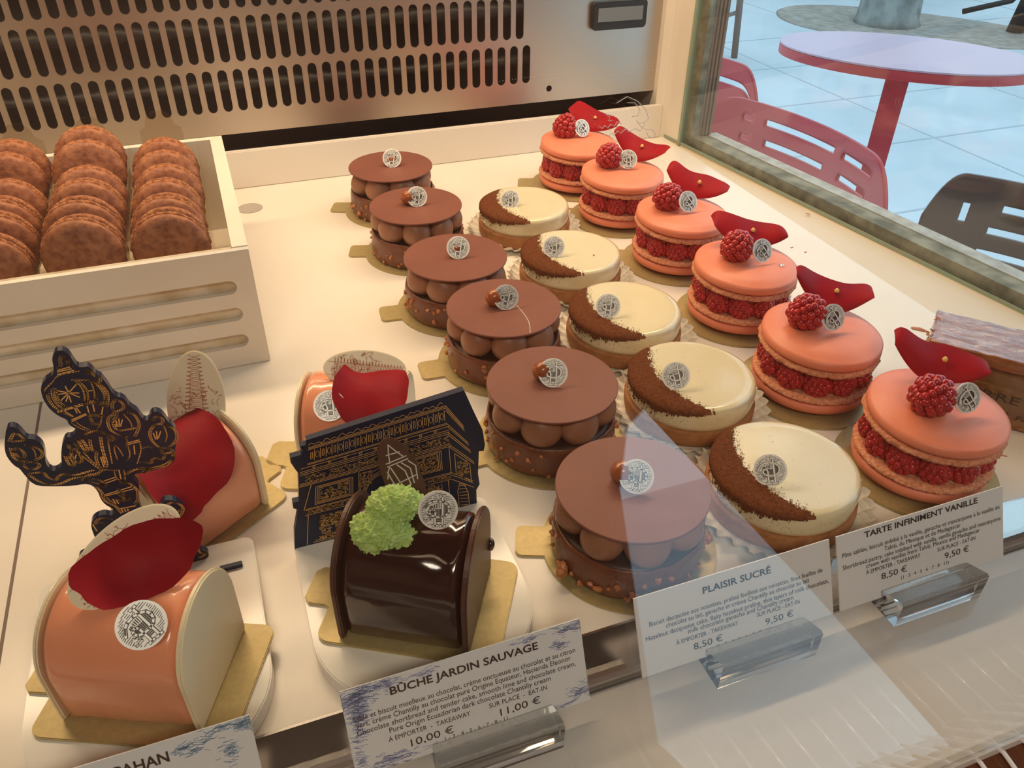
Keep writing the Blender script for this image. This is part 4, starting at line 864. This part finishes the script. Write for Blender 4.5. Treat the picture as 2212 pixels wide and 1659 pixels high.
# pink log behind the arch
b4 = link('cake_board', RECT, 'board', None, (0.0450, 0.3640, 0.0), (0, 0, R(-22))); tag(b4, 'gold rectangular cake board under the pink log behind the arch cutout', 'cake board', 'gold rectangular boards')
L4 = log_cake('pink glazed log cake half hidden behind the navy arch cutout', (0.0455, 0.3640), R(-22), 'pinkglaze', 'whitechoc', LOG, CAP, 0.0016)
p = link('chocolate_plaque', plaque_me(0.0225, 0.0105), 'whitechoc', L4, (0.006, 0.007, 0.0560), rotv(R(-42), R(12), R(20))); p['label'] = 'oval white chocolate plaque with red tower print'
link('print', tower_print(0.0225, 0.0105, 3), 'print_red', p)
o = link('rose_petal', drape(0.0115, -0.30, 0.040, 0.042, R(10), 2.4), 'petal', L4); o['label'] = 'large dark red rose petal'
medallion(L4, (-0.0090, -0.0190, 0.0500), R(14), R(45), 0.0, 1.0)

# ------------------------------------------------------------------ layered puff slice at the right edge
ax = Vector((0.0320, -0.0375, 0)).normalized(); sl_ = thing('puff_pastry_slice', 'caramelised layered puff pastry slice at the right edge, beside the nearest macaron cake', 'pastry', (0.3850, 0.2985, 0), math.atan2(ax.y, ax.x))
def rough_box(x0, x1, y0, y1, z0, z1, amp, sc, nx=70, ny=30, nzz=5):
    bm = bmesh.new(); bmesh.ops.create_cube(bm, size=1); bmesh.ops.subdivide_edges(bm, edges=bm.edges[:], cuts=24, use_grid_fill=True)
    for v in bm.verts:
        p_ = Vector((x0 + (v.co.x + 0.5) * (x1 - x0), y0 + (v.co.y + 0.5) * (y1 - y0), z0 + (v.co.z + 0.5) * (z1 - z0)))
        v.co = p_ + Vector((noise.noise(p_ * sc), noise.noise(p_ * sc + Vector((7, 0, 0))), noise.noise(p_ * sc + Vector((0, 7, 0))) * 0.6)) * amp
    return bm2me(bm, True)
link('pastry_layer', rough_box(0, 0.11, 0, 0.040, 0.0015, 0.0085, 0.0009, 300), 'puff_side', sl_)
link('cream_layer', rough_box(0.0025, 0.108, 0.0025, 0.038, 0.0080, 0.0235, 0.0010, 140), 'wrap', sl_)
link('pastry_layer', rough_box(0.0005, 0.11, 0.0005, 0.0395, 0.0225, 0.0270, 0.0009, 300), 'puff_side', sl_)
link('cream_layer', rough_box(0.0025, 0.108, 0.0025, 0.038, 0.0262, 0.0400, 0.0010, 140), 'wrap', sl_)
link('pastry_top', rough_box(-0.001, 0.111, -0.0012, 0.0405, 0.0395, 0.0470, 0.0011, 350), 'puff', sl_)
q = random.Random(4); bm = bmesh.new()
for k in range(46):
    c = Vector((-0.0015 + q.uniform(-0.002, 0.001), q.uniform(0, 0.04), q.uniform(0.002, 0.046))); s = q.uniform(0.0012, 0.003)
    d = [Vector((q.uniform(-1, 1), q.uniform(-1, 1), q.uniform(-0.4, 0.4))) * s for _ in range(4)]; v = [bm.verts.new(c + e) for e in d]
    for f in ((0, 1, 2), (0, 1, 3), (1, 2, 3)): bm.faces.new([v[i] for i in f])
o = link('flakes', bm2me(bm), 'puff_side', sl_); o['kind'] = 'stuff'
band = link('printed_band', boxme(0.0125, 0.109, -0.0022, -0.0019, 0.006, 0.037), 'plastic', sl_)
tm = text('PIERRE', 0.036, 0.0056); tx = link('lettering', tm, 'ink_brown', band, (0.020, -0.0024, 0.0195), (R(90), 0, 0))
tm = text('HERMÉ  PARIS', 0.040, 0.0034); tx = link('lettering', tm, 'ink_brown', band, (0.0335, -0.0024, 0.0095), (R(90), 0, 0))

# ------------------------------------------------------------------ crumbs
q = random.Random(8)
for k, (x, y, s, z) in enumerate([(0.5044, 0.5613, 0.0016, 0.0012), (0.4489, 0.5097, 0.0013, 0), (0.4548, 0.4984, 0.0011, 0), (0.4554, 0.3665, 0.0035, 0), (0.4610, 0.3580, 0.0010, 0), (0.4003, 0.2373, 0.0011, 0), (0.5331, 0.4869, 0.0014, 0.0016)]):
    bm = bmesh.new(); t = bmesh.ops.create_icosphere(bm, subdivisions=1, radius=s)
    for v in t['verts']: v.co = Vector((v.co.x * 1.6 + q.uniform(-1, 1) * s * 0.4, v.co.y * 0.7 + q.uniform(-1, 1) * s * 0.3, max(0, v.co.z * 0.4)))
    o = link('crumb', bm2me(bm), 'nut', None, (x, y, z)); o.rotation_euler = (0, 0, q.uniform(-1, 1))
    tag(o, ['brown crumb on the cream ledge beside the middle of the window', 'left one of two small crumbs on the deck between macaron cakes and window', 'right one of two small crumbs on the deck between macaron cakes and window', 'large golden pastry flake lying left of the puff slice', 'small crumb touching the large golden pastry flake', 'tiny crumb on the deck right of the nearest macaron cake', 'brown crumb on the cream ledge nearer the viewer'][k], 'crumb')

# ------------------------------------------------------------------ price cards in acrylic holders
UP = Vector((0, 0.0162, 0.035)).normalized(); CN = Vector((0, -UP.z, UP.y))
def on_card(o): o.rotation_euler = Matrix(((1, 0, 0), (0, UP.y, CN.y), (0, UP.z, CN.z))).to_euler() if False else o.rotation_euler
tilt = math.atan2(UP.y, UP.z)
holder_prof = [(0.0, 0.0), (0.0105, 0.0), (0.0150, 0.0180), (0.0020, 0.0190)]
def holder_me(w=0.053):
    # front block, thin base plate running back, rear support
    a = extr([(0.0, 0.0), (0.0100, 0.0), (0.0100, 0.0060), (0.0128, 0.0118), (0.0015, 0.0160), (0.0, 0.0150)], w, 'yz')
    b = extr([(0.0100, 0.0), (0.0280, 0.0), (0.0280, 0.0012), (0.0230, 0.0018), (0.0225, 0.0110), (0.0190, 0.0122), (0.0150, 0.0118), (0.0122, 0.0060)], w, 'yz')
    return a, b
HA, HB = holder_me()
def card(x0, W_, label, lines, deco=None, hx=None, title_ink='ink', y_off=0, glabel='', hz=True, rz=0):
    t = thing('price_card', label, 'price card', (x0, 0.1805 + y_off, -0.0050), rz, 'price cards on the shelf'); t.rotation_euler = (-tilt, 0, rz)
    H = 0.0386
    link('card_sheet', boxme(0, W_, 0, 0.0007, 0, H), 'card', t)
    for body, xa, xb, zb, h, bold in lines:
        m_ = text(body, (xb - xa) / 1000, h / 1000, bold)
        link('lettering', m_, title_ink if bold else 'ink_brown' if title_ink != 'ink' else 'ink', t, (xa / 1000, -0.00018, zb / 1000), (R(90), 0, 0))
    if deco: deco(t)
    if hx is not None:
        h = thing('card_holder', glabel, 'card holder', (hx, 0.1680 + y_off, -0.0119), 0, 'clear card holders')
        link('front_block', HA, 'acrylic', h); link('rear_block', HB, 'acrylic', h)
    return t
F_ = '(1 · 3 · 4 · 5 · 6 · 7 · 8 · 11)'
card(0.2388, 0.1028, 'white price card for the vanilla tart, the rightmost one', [
    ('TARTE INFINIMENT VANILLE', 16, 86, 33.9, 3.0, 0.02), ('Pâte sablée, biscuit imbibé à la vanille, ganache et mascarpone à la vanille de', 2.7, 100.4, 27.1, 2.3, 0), ('Tahiti, du Mexique et de Madagascar', 27.4, 74.9, 24.0, 2.3, 0),
    ('Shortbread pastry, cake imbibed with vanilla, vanilla ganache and mascarpone', 2.6, 101, 20.8, 2.3, 0), ('cream with vanillas from Tahiti, Mexico and Madagascar', 16.2, 87.2, 18.0, 2.3, 0),
    ('À EMPORTER - TAKEAWAY', 16, 49, 14.8, 2.1, 0), ('SUR PLACE - EAT-IN', 59.8, 84.1, 14.5, 2.1, 0), ('8,50 €', 24.9, 40.5, 9.6, 3.2, 0), ('9,50 €', 64.2, 79.8, 9.4, 3.2, 0), (F_, 36.7, 66.7, 6.3, 1.7, 0)], hx=0.2625, glabel='clear acrylic card holder under the rightmost price card')
card(0.1319, 0.1028, 'white price card for the hazelnut milk chocolate cake, second from the right', [
    ('PLAISIR SUCRÉ', 33.8, 69.8, 31.0, 3.2, 0.02), ('Biscuit dacquoise aux noisettes, praliné feuilleté aux noisettes, fines feuilles de', 6, 97.9, 23.4, 2.3, 0), ('chocolat au lait, ganache et crème Chantilly au chocolat au lait', 14.1, 90.2, 20.4, 2.3, 0),
    ('Hazelnut dacquoise cake, flaky hazelnut praline, thin layers of milk chocolate,', 3.6, 101, 17.0, 2.3, 0), ('milk chocolate ganache and Chantilly cream', 24.6, 80.8, 14.3, 2.3, 0),
    ('À EMPORTER - TAKEAWAY', 18.1, 50.3, 10.6, 2.1, 0), ('SUR PLACE - EAT-IN', 60.6, 84.1, 11.3, 2.1, 0), ('8,50 €', 26.6, 41.6, 5.4, 3.2, 0), ('9,50 €', 64.8, 80.1, 5.9, 3.2, 0), (F_, 38, 68, 2.6, 1.7, 0)], hx=0.1638, glabel='clear acrylic card holder under the second price card from the right')
def toile(mname, spots, W_):
    def f(t):
        q = random.Random(21); L = []
        for (cx, cy, rx, ry, n) in spots:
            for k in range(n):
                x, y = cx + q.gauss(0, 0.5) * rx, cy + q.gauss(0, 0.5) * ry; pts = [(x, y)]
                for j in range(4): x += q.uniform(0.2, 1.1); y += q.uniform(-0.5, 0.5); pts.append((x, y))
                pts = [(min(max(a, 0.2), W_ - 0.2), min(max(b, 0.2), 38.4)) for a, b in pts]; L.append([(a / 1000, b / 1000) for a, b in pts])
        link('toile_print', ribbons(L, 0.00022, -0.00004), mname, t)['label'] = 'blue engraved toile pattern'
    return f
card(0.0038, 0.1018, 'price card with blue toile corners for the dark chocolate log, third from the right', [
    ('BÛCHE JARDIN SAUVAGE', 19, 81.9, 30.9, 3.3, 0.02), ('Sablé et biscuit moelleux au chocolat, crème onctueuse au chocolat et au citron', 2.9, 97.9, 24.2, 2.3, 0), ('vert, crème Chantilly au chocolat pure Origine Equateur, Hacienda Eleonor', 3.6, 95.5, 21.2, 2.3, 0),
    ('Chocolate shortbread and tender cake, smooth lime and chocolate cream,', 3.5, 97.3, 18.0, 2.3, 0), ('Pure Origin Ecuadorian dark chocolate Chantilly cream', 15.9, 85.4, 14.9, 2.3, 0),
    ('À EMPORTER  -  TAKEAWAY', 14.9, 49.1, 11.1, 2.1, 0), ('SUR PLACE  -  EAT-IN', 57.4, 83.2, 11.4, 2.1, 0), ('10,00 €', 23.3, 41.2, 6.0, 3.2, 0), ('11,00 €', 61.6, 79.5, 6.3, 3.2, 0), ('1 - 3 - 4 - 5 - 6 - 7 - 8 - 11', 37.1, 64.3, 3.6, 1.7, 0)],
    toile('toile', [(4, 34, 6, 5, 190), (14, 36, 9, 2.5, 90), (4, 27, 4, 6, 120), (32, 35.5, 5, 2, 26), (3, 17, 3, 5, 40), (96, 36, 8, 2.5, 70), (76, 36.5, 7, 1.2, 24), (90, 30, 4, 2, 34), (97, 6, 6, 4, 60), (86, 1.5, 7, 1, 22), (14, 3, 9, 3, 110), (2, 6, 1.5, 5, 30)], 101.8),
    hx=0.0350, title_ink='ink_brown', y_off=-0.0015, glabel='clear acrylic card holder under the price card of the dark chocolate log')
card(-0.1325, 0.1028, 'price card with teal toile print at the bottom left corner of the photo', [('BÛCHE ISPAHAN', 30.0, 72.8, 30.2, 4.2, 0.02)],
    toile('toile_teal', [(99, 36, 4, 2.5, 60), (90, 37, 6, 1.5, 30), (84, 34, 5, 1.6, 26), (76, 33.5, 3, 2, 24), (80, 31, 4, 1.2, 18), (92, 27, 3, 4, 44)], 102.8), hx=-0.1020, title_ink='ink_brown', y_off=0.0005, glabel='clear acrylic card holder under the bottom left price card')

# ------------------------------------------------------------------ crate with trays of chocolate macarons
cr = thing('wooden_crate', 'white painted wooden crate with slotted front, back left', 'crate', (0, 0, 0))
X1, Y0c, Y1c, ZT = 0.0075, 0.4834, 0.705, 0.0830
slots = []
for zc, xe in ((0.0585, -0.0038), (0.0390, -0.0036), (0.0190, -0.0036)):
    h = 0.0048; pts = []
    for i in range(9): a = R(-90 + 180 * i / 8); pts.append((xe - h + h * math.cos(a), zc + h * math.sin(a)))
    for i in range(9): a = R(90 + 180 * i / 8); pts.append((-0.278 + h + h * math.cos(a), zc + h * math.sin(a)))
    slots.append(pts)
me = holed([(-0.29, 0.0), (X1, 0.0), (X1, ZT), (-0.29, ZT)], slots, 0.004)
link('front_board', me, 'crate', cr, (0, Y0c + 0.0020, 0.0005), (R(90), 0, 0))
link('back_board', boxme(-0.29, X1, Y1c - 0.007, Y1c, 0.0005, ZT), 'crate', cr)
link('side_board', boxme(X1 - 0.0095, X1, Y0c + 0.0072, Y1c - 0.0072, 0.0005, ZT), 'crate', cr)
link('side_board', boxme(-0.29, -0.2805, Y0c + 0.0072, Y1c - 0.0072, 0.0005, ZT), 'crate', cr)
link('bottom_board', boxme(-0.2800, X1 - 0.0096, Y0c + 0.0072, Y1c - 0.0072, 0.0005, 0.005), 'crate', cr)
link('inner_liner', boxme(-0.2800, X1 - 0.0100, Y0c + 0.0045, Y0c + 0.0071, 0.0055, ZT + 0.0003), 'liner', cr)
mshell = lathe([(0.0205, 0.0), (0.0222, 0.0004), (0.0237, 0.0020), (0.0238, 0.0034), (0.0228, 0.0052), (0.0205, 0.0066), (0.0155, 0.0077), (0.0080, 0.0083), (0.003, 0.0085)], 48, lambda r, z, a, k: (r + (0.0004 * nz(math.cos(a) * 5, math.sin(a) * 5, z * 300)), z + 0.0003 * nz(r * math.cos(a) * 200, r * math.sin(a) * 200, 3)))
mfoot = lathe([(0.0205, -0.0024), (0.0232, -0.0024), (0.0245, -0.0010), (0.0240, 0.0006), (0.0205, 0.0010)], 130, lambda r, z, a, k: (r + (0 if k in (0, 4) else 0.0012 * nz(math.cos(a) * 14, math.sin(a) * 14, z * 900)), z + 0.0003 * nz(math.cos(a) * 20, math.sin(a) * 20, k)))
mfill = lathe([(0.0200, -0.003), (0.0212, -0.0015), (0.0212, 0.0015), (0.0200, 0.003)], 40)
def brown_mac():
    t = thing('chocolate_macaron', '', 'macaron')
    for s in (1, -1):
        b = link('macaron_shell', mshell, 'macaron', t, (0, 0, s * 0.0038), (0 if s > 0 else PI, 0, 0)); link('macaron_foot', mfoot, 'macaron_foot', b)
    link('filling', mfill, 'macaron_fill', t)
    return t
proto = brown_mac(); first = True
tray_names = ['right', 'middle', 'left']
ordw = ['nearest', 'second', 'third', 'fourth', 'fifth', 'sixth', 'seventh', 'eighth', 'ninth', 'tenth']
for c_, (cx, n_, y0, dy) in enumerate(((-0.0370, 6, 0.5110, 0.0275), (-0.0870, 6, 0.5110, 0.0285), (-0.1370, 6, 0.5110, 0.0280))):
    tr = thing('plastic_tray', 'clear plastic tray holding the ' + ['right-hand', 'middle', 'left-hand'][c_] + ' column of chocolate macarons in the crate', 'tray', (cx, 0, 0.0060), 0, 'clear plastic macaron trays')
    # half-round trough
    pts = []
    w2 = 0.0246
    for (yy, w_) in ((0.4935, 1), (0.6960, 1)):
        for i in range(15): a = PI + PI * i / 14; pts.append((w2 * math.cos(a), yy, 0.0560 + 0.030 * math.sin(a)))
    pts2 = [(-w2, 0.4935, 0.083), (-w2, 0.6960, 0.083), (w2, 0.4935, 0.083), (w2, 0.6960, 0.083)]
    fs = [(i, i + 1, 16 + i, 15 + i) for i in range(14)]; k = 30
    me = mesh(pts + pts2, fs + [(0, 15, 31, 30), (14, 29, 33, 32)], False); link('trough', me, 'plastic', tr)
    tabp = [(-0.016, 0.0), (0.016, 0.0), (0.0155, 0.010), (0.011, 0.013), (0.009, 0.020), (0.004, 0.0245), (-0.004, 0.0245), (-0.009, 0.020), (-0.011, 0.013), (-0.0155, 0.010)]
    link('tab', extr(tabp, 0.0006), 'plastic', tr, (0, 0.6955, 0.080))
    for k in range(n_):
        t = proto if first else copy_tree(proto); first = False
        lean = R(86 - 1.5 * k + rnd.uniform(-5, 4)) ; big = 0.955 if c_ != 1 else 0.975
        zc = 0.0800 + (0.0085 if (c_ == 1 and k >= n_ - 2) or (c_ == 2 and k >= n_ - 2) else 0) + rnd.uniform(-0.0008, 0.0012) + (0.003 if c_ == 1 else 0)
        t.location = (cx + rnd.uniform(-0.0008, 0.0008), y0 + k * dy, zc); t.rotation_euler = (lean, rnd.uniform(-0.05, 0.05), rnd.uniform(-0.05, 0.05)); t.scale = (big,) * 3
        t['label'] = 'brown chocolate macaron, %s from the front in the %s column of the crate' % (ordw[k], ['right-hand', 'middle', 'left-hand'][c_]); t['group'] = 'chocolate macarons in the crate'

# ------------------------------------------------------------------ thermometer
th = thing('digital_thermometer', 'black digital thermometer with grey display on the steel back panel', 'thermometer', (0.4200, 0.8110, 0.1310))
link('housing', extr(rrect(-0.0310, 0.0310, -0.0135, 0.0135, 0.004), 0.006, 'xz', bev=0.0008), 'blackplastic', th, (0, -0.006, 0))
link('display', boxme(-0.0255, 0.0255, -0.0068, -0.0060, -0.0052, 0.0080), 'lcd', th)

# ------------------------------------------------------------------ street outside
GZ = -0.93
struct(link('ground', boxme(0.55, 14, -4, 16, GZ - 0.05, GZ), 'pave'))
bm = bmesh.new()
for k in range(7): box(bm, 0.62, 7.5, 0.9 + k * 0.62, 0.912 + k * 0.62, GZ, GZ + 0.0015)
for k in range(6): box(bm, 1.3 + k * 0.9, 1.31 + k * 0.9, 0.62, 6.0, GZ, GZ + 0.0014)
struct(link('trim_30', bm2me(bm), 'joint'))
so = lathe([(1.0, 0.0), (0.97, 0.012), (0.6, 0.014)], 48, lambda r, z, a, k: (r * (1 + 0.06 * math.sin(3 * a + 1)), z)); o = link('tree_pit', so, 'soil', None, (4.62, 4.62, GZ), (0, 0, R(-50))); o.scale = (0.95, 0.50, 1); tag(o, 'oval patch of bare soil around the tree trunk outside', 'soil')
tk = thing('plane_tree', 'grey mottled tree trunk standing in the soil patch outside', 'tree', (4.52, 4.72, GZ))
link('trunk', tube([(0, 0, 0), (0, 0, 0.05), (0, 0, 0.3), (0.05, 0.02, 1.2), (0.08, 0.03, 2.6)], [0.23, 0.205, 0.185, 0.165, 0.15], 24), 'bark', tk)
# table
A45 = R(-45)
tb = thing('bistro_table', 'round bistro table with a pink top on a red post outside the window', 'table', (1.665, 1.650, GZ), A45)
R1 = 0.305; R2 = 0.185; tz = 0.74
pe_ = [(R1 * math.cos(2 * PI * i / 80), R2 * math.sin(2 * PI * i / 80)) for i in range(80)]
link('tabletop', extr(pe_, 0.004, 'xy'), 'pinktop', tb, (0, 0, tz - 0.004))
link('table_rim', extr(pe_, 0.022, 'xy'), 'redmetal', tb, (0, 0, tz - 0.027))
link('post', boxme(-0.028, 0.028, -0.012, 0.012, 0.02, tz - 0.03), 'redmetal', tb)
link('bracket', extr([(-0.03, 0), (0.085, 0), (0.085, -0.008), (0.04, -0.025), (-0.03, -0.018)], 0.03), 'redmetal', tb, (0, -0.015, tz - 0.027))
link('foot', lathe([(0.20, 0.0), (0.20, 0.01), (0.06, 0.025), (0.03, 0.03)], 40), 'redmetal', tb)
# chairs: a curved sheet back with slots, seat and four legs. Local: back lies along x, faces -y
def sheet_back(Wd, H, slots, curve, th=0.006, c0=0.60, drop=0.30):
    n = 60
    def top(x):
        u = abs(x) / (Wd / 2); return H * (1 - drop * max(0, (u - c0) / (1 - c0)) ** 2.6)
    nx, nzz = 96, 56; vs_, fs = [], []
    def P(i, j):
        x = -Wd / 2 + Wd * i / nx; z = top(x) * j / nzz; return x, z
    for i in range(nx + 1):
        for j in range(nzz + 1):
            x, z = P(i, j); vs_.append((x, curve * (1 - (2 * x / Wd) ** 2), z))
    def hole(x, f):
        return any(x0 < x < x1 and f0 < f < f1 for (x0, x1, f0, f1) in slots)
    for i in range(nx):
        for j in range(nzz):
            x0, z0 = P(i, j); x1, z1 = P(i + 1, j + 1)
            if not hole((x0 + x1) / 2, (j + 0.5) / nzz): a = i * (nzz + 1) + j; fs.append((a, a + nzz + 1, a + nzz + 2, a + 1))
    bm = bmesh.new(); bm.from_mesh(mesh(vs_, fs)); bmesh.ops.delete(bm, geom=[v for v in bm.verts if not v.link_faces], context='VERTS')
    bmesh.ops.solidify(bm, geom=bm.faces[:], thickness=th); return bm2me(bm, True)
def chair(label, loc, rz, m, Wd=0.42, slots=None, H=0.30, c0=0.60, drop=0.30):
    t = thing('metal_chair', label, 'chair', (loc[0], loc[1], GZ), rz, 'metal terrace chairs')
    sb = sheet_back(Wd, H, slots or [], 0.055, c0=c0, drop=drop); link('backrest', sb, m, t, (0, 0, 0.85 - H))
    link('seat', extr(rrect(-0.20, 0.20, 0.02, 0.42, 0.05), 0.012, 'xy', bev=0.003), m, t, (0, 0, 0.44))
    for x, y, dy in ((-0.18, 0.05, -0.03), (0.18, 0.05, -0.03), (-0.18, 0.39, 0.03), (0.18, 0.39, 0.03)):
        link('leg', tube([(x, y + dy, 0.0), (x, y, 0.45)], 0.011, 10), m, t)
    for x in (-0.17, 0.17): link('upright', tube([(x, 0.04, 0.44), (x * 1.02, 0.022, 0.60)], 0.010, 10), m, t)
    return t
sl1 = [(-0.086, 0.060, 0.885, 0.925), (-0.082, 0.040, 0.785, 0.825), (0.078, 0.150, 0.885, 0.925), (0.078, 0.146, 0.785, 0.825), (-0.130, -0.108, 0.885, 0.925), (-0.130, -0.108, 0.785, 0.825)]
sl2 = [(-0.105, 0.15, 0.86, 0.90), (-0.115, 0.15, 0.75, 0.79), (-0.12, 0.15, 0.64, 0.68), (-0.152, -0.144, 0.79, 0.87)]
CH = chair('red metal chair with a slotted back, nearest the window glass', (0.800, 0.985), R(-84), 'redmetal', 0.44, sl1)
chair('red metal chair half hidden behind the nearest red chair', (0.855, 1.390), R(-62), 'redmetal', 0.36, [(-0.10, 0.16, 0.86, 0.90)])
chair('dark brown metal chair with a slotted back at the right edge outside', (0.945, 0.590), R(-72), 'brownmetal', 0.38, sl2, c0=0.80, drop=0.22)
# stool far away
st = thing('wooden_stool', 'brown wooden stool standing outside beside the window frame', 'stool', (2.80, 4.34, GZ), R(28))
for x, y in ((-0.17, -0.15), (0.17, -0.15), (-0.17, 0.15), (0.17, 0.15)): link('leg', tube([(x, y, 0), (x * 0.8, y * 0.8, 0.72)], 0.02, 8), 'wicker', st)
link('seat', boxme(-0.18, 0.18, -0.17, 0.17, 0.70, 0.75, bev=0.01), 'wicker', st)
for y in (-0.13, 0.13): link('rung', tube([(-0.16, y, 0.25), (0.16, y, 0.25)], 0.012, 8), 'wicker', st)
# scooter and van wheels seen at the top edge
sc_ = thing('parked_motorbike', 'dark parked motorbike standing right of the tree outside', 'motorbike', (5.28, 4.02, GZ), R(145))
def wheel(): return lathe([(0.17, -0.05), (0.26, -0.06), (0.30, -0.03), (0.30, 0.03), (0.26, 0.06), (0.17, 0.05)], 40, closed=True)
link('wheel', wheel(), 'rubber', sc_, (-0.10, 0, 0.30), (R(90), 0, 0)); link('wheel', wheel(), 'rubber', sc_, (-1.35, 0.1, 0.30), (R(90), 0, 0))
link('body', boxme(-1.15, -0.02, -0.12, 0.16, 0.42, 0.80, bev=0.06), 'rubber', sc_)
link('fork', tube([(-0.10, -0.08, 0.3), (-0.28, -0.08, 1.0)], 0.035, 10), 'rubber', sc_)
link('stand', tube([(0.22, -0.10, 0.0), (0.14, -0.05, 0.75)], 0.055, 10), 'rubber', sc_)
link('kick_lever', tube([(0.55, -0.20, 0.10), (0.3, -0.1, 0.20), (0.16, -0.06, 0.42)], 0.018, 8), 'rubber', sc_)
v_ = thing('parked_car', 'dark parked car at the top edge behind the tree', 'car', (5.15, 7.05, GZ), R(-38))
link('body', boxme(-1.9, 1.9, -0.35, 0.9, 0.18, 1.2, bev=0.12), 'rubber', v_)
for x in (-1.2, 1.2): link('wheel', wheel(), 'rubber', v_, (x, -0.36, 0.30), (R(90), 0, 0))

# ------------------------------------------------------------------ etched script on the front glass
def fgl(x, z): return (x, (z + 0.012) * sl - 0.0008, z + 0.012)
E = [[(0.0955, 0.2500), (0.0985, 0.2512), (0.1012, 0.2500), (0.1035, 0.2478), (0.1042, 0.2458), (0.1030, 0.2448), (0.1010, 0.2450)], [(0.0985, 0.2498), (0.1005, 0.2496), (0.1018, 0.2480), (0.1012, 0.2466), (0.0995, 0.2466)],
     [(0.0925, 0.2478), (0.0935, 0.2470), (0.0930, 0.2462), (0.0942, 0.2462)], [(0.0905, 0.2452), (0.0912, 0.2446), (0.0920, 0.2453), (0.0928, 0.2446), (0.0936, 0.2454), (0.0946, 0.2448), (0.0955, 0.2458), (0.0966, 0.2452)],
     [(0.0930, 0.2428), (0.0938, 0.2434), (0.0944, 0.2428), (0.0955, 0.2437), (0.0962, 0.2430), (0.0978, 0.2440), (0.0985, 0.2432), (0.1002, 0.2438), (0.1018, 0.2430), (0.1030, 0.2446)], [(0.1008, 0.2456), (0.1020, 0.2440), (0.1034, 0.2432), (0.1052, 0.2430), (0.1060, 0.2418), (0.1052, 0.2410), (0.1040, 0.2416), (0.1034, 0.2428)]]
vsj = [ (tube([fgl(*p) for p in l], 0.00010, 5), Matrix.Identity(4)) for l in E]
et = link('etched_script', join(vsj), 'etch', fg); et['label'] = 'fine white etched script'
dm = bmesh.new()
for k in range(58):
    u = k / 57; x = 0.064 + 0.045 * u
    for r_ in (0, 0.0008, 0.0016):
        if r_ and u < 0.25 * (r_ / 0.0008): continue
        z = 0.2572 + 0.0010 * u + 0.0026 * u * (u - 1) * -0.4 - r_; ico(dm, fgl(x + r_, z), 0.00008, 1)
o = link('etched_dots', bm2me(dm), 'etch', fg); o['kind'] = 'stuff'
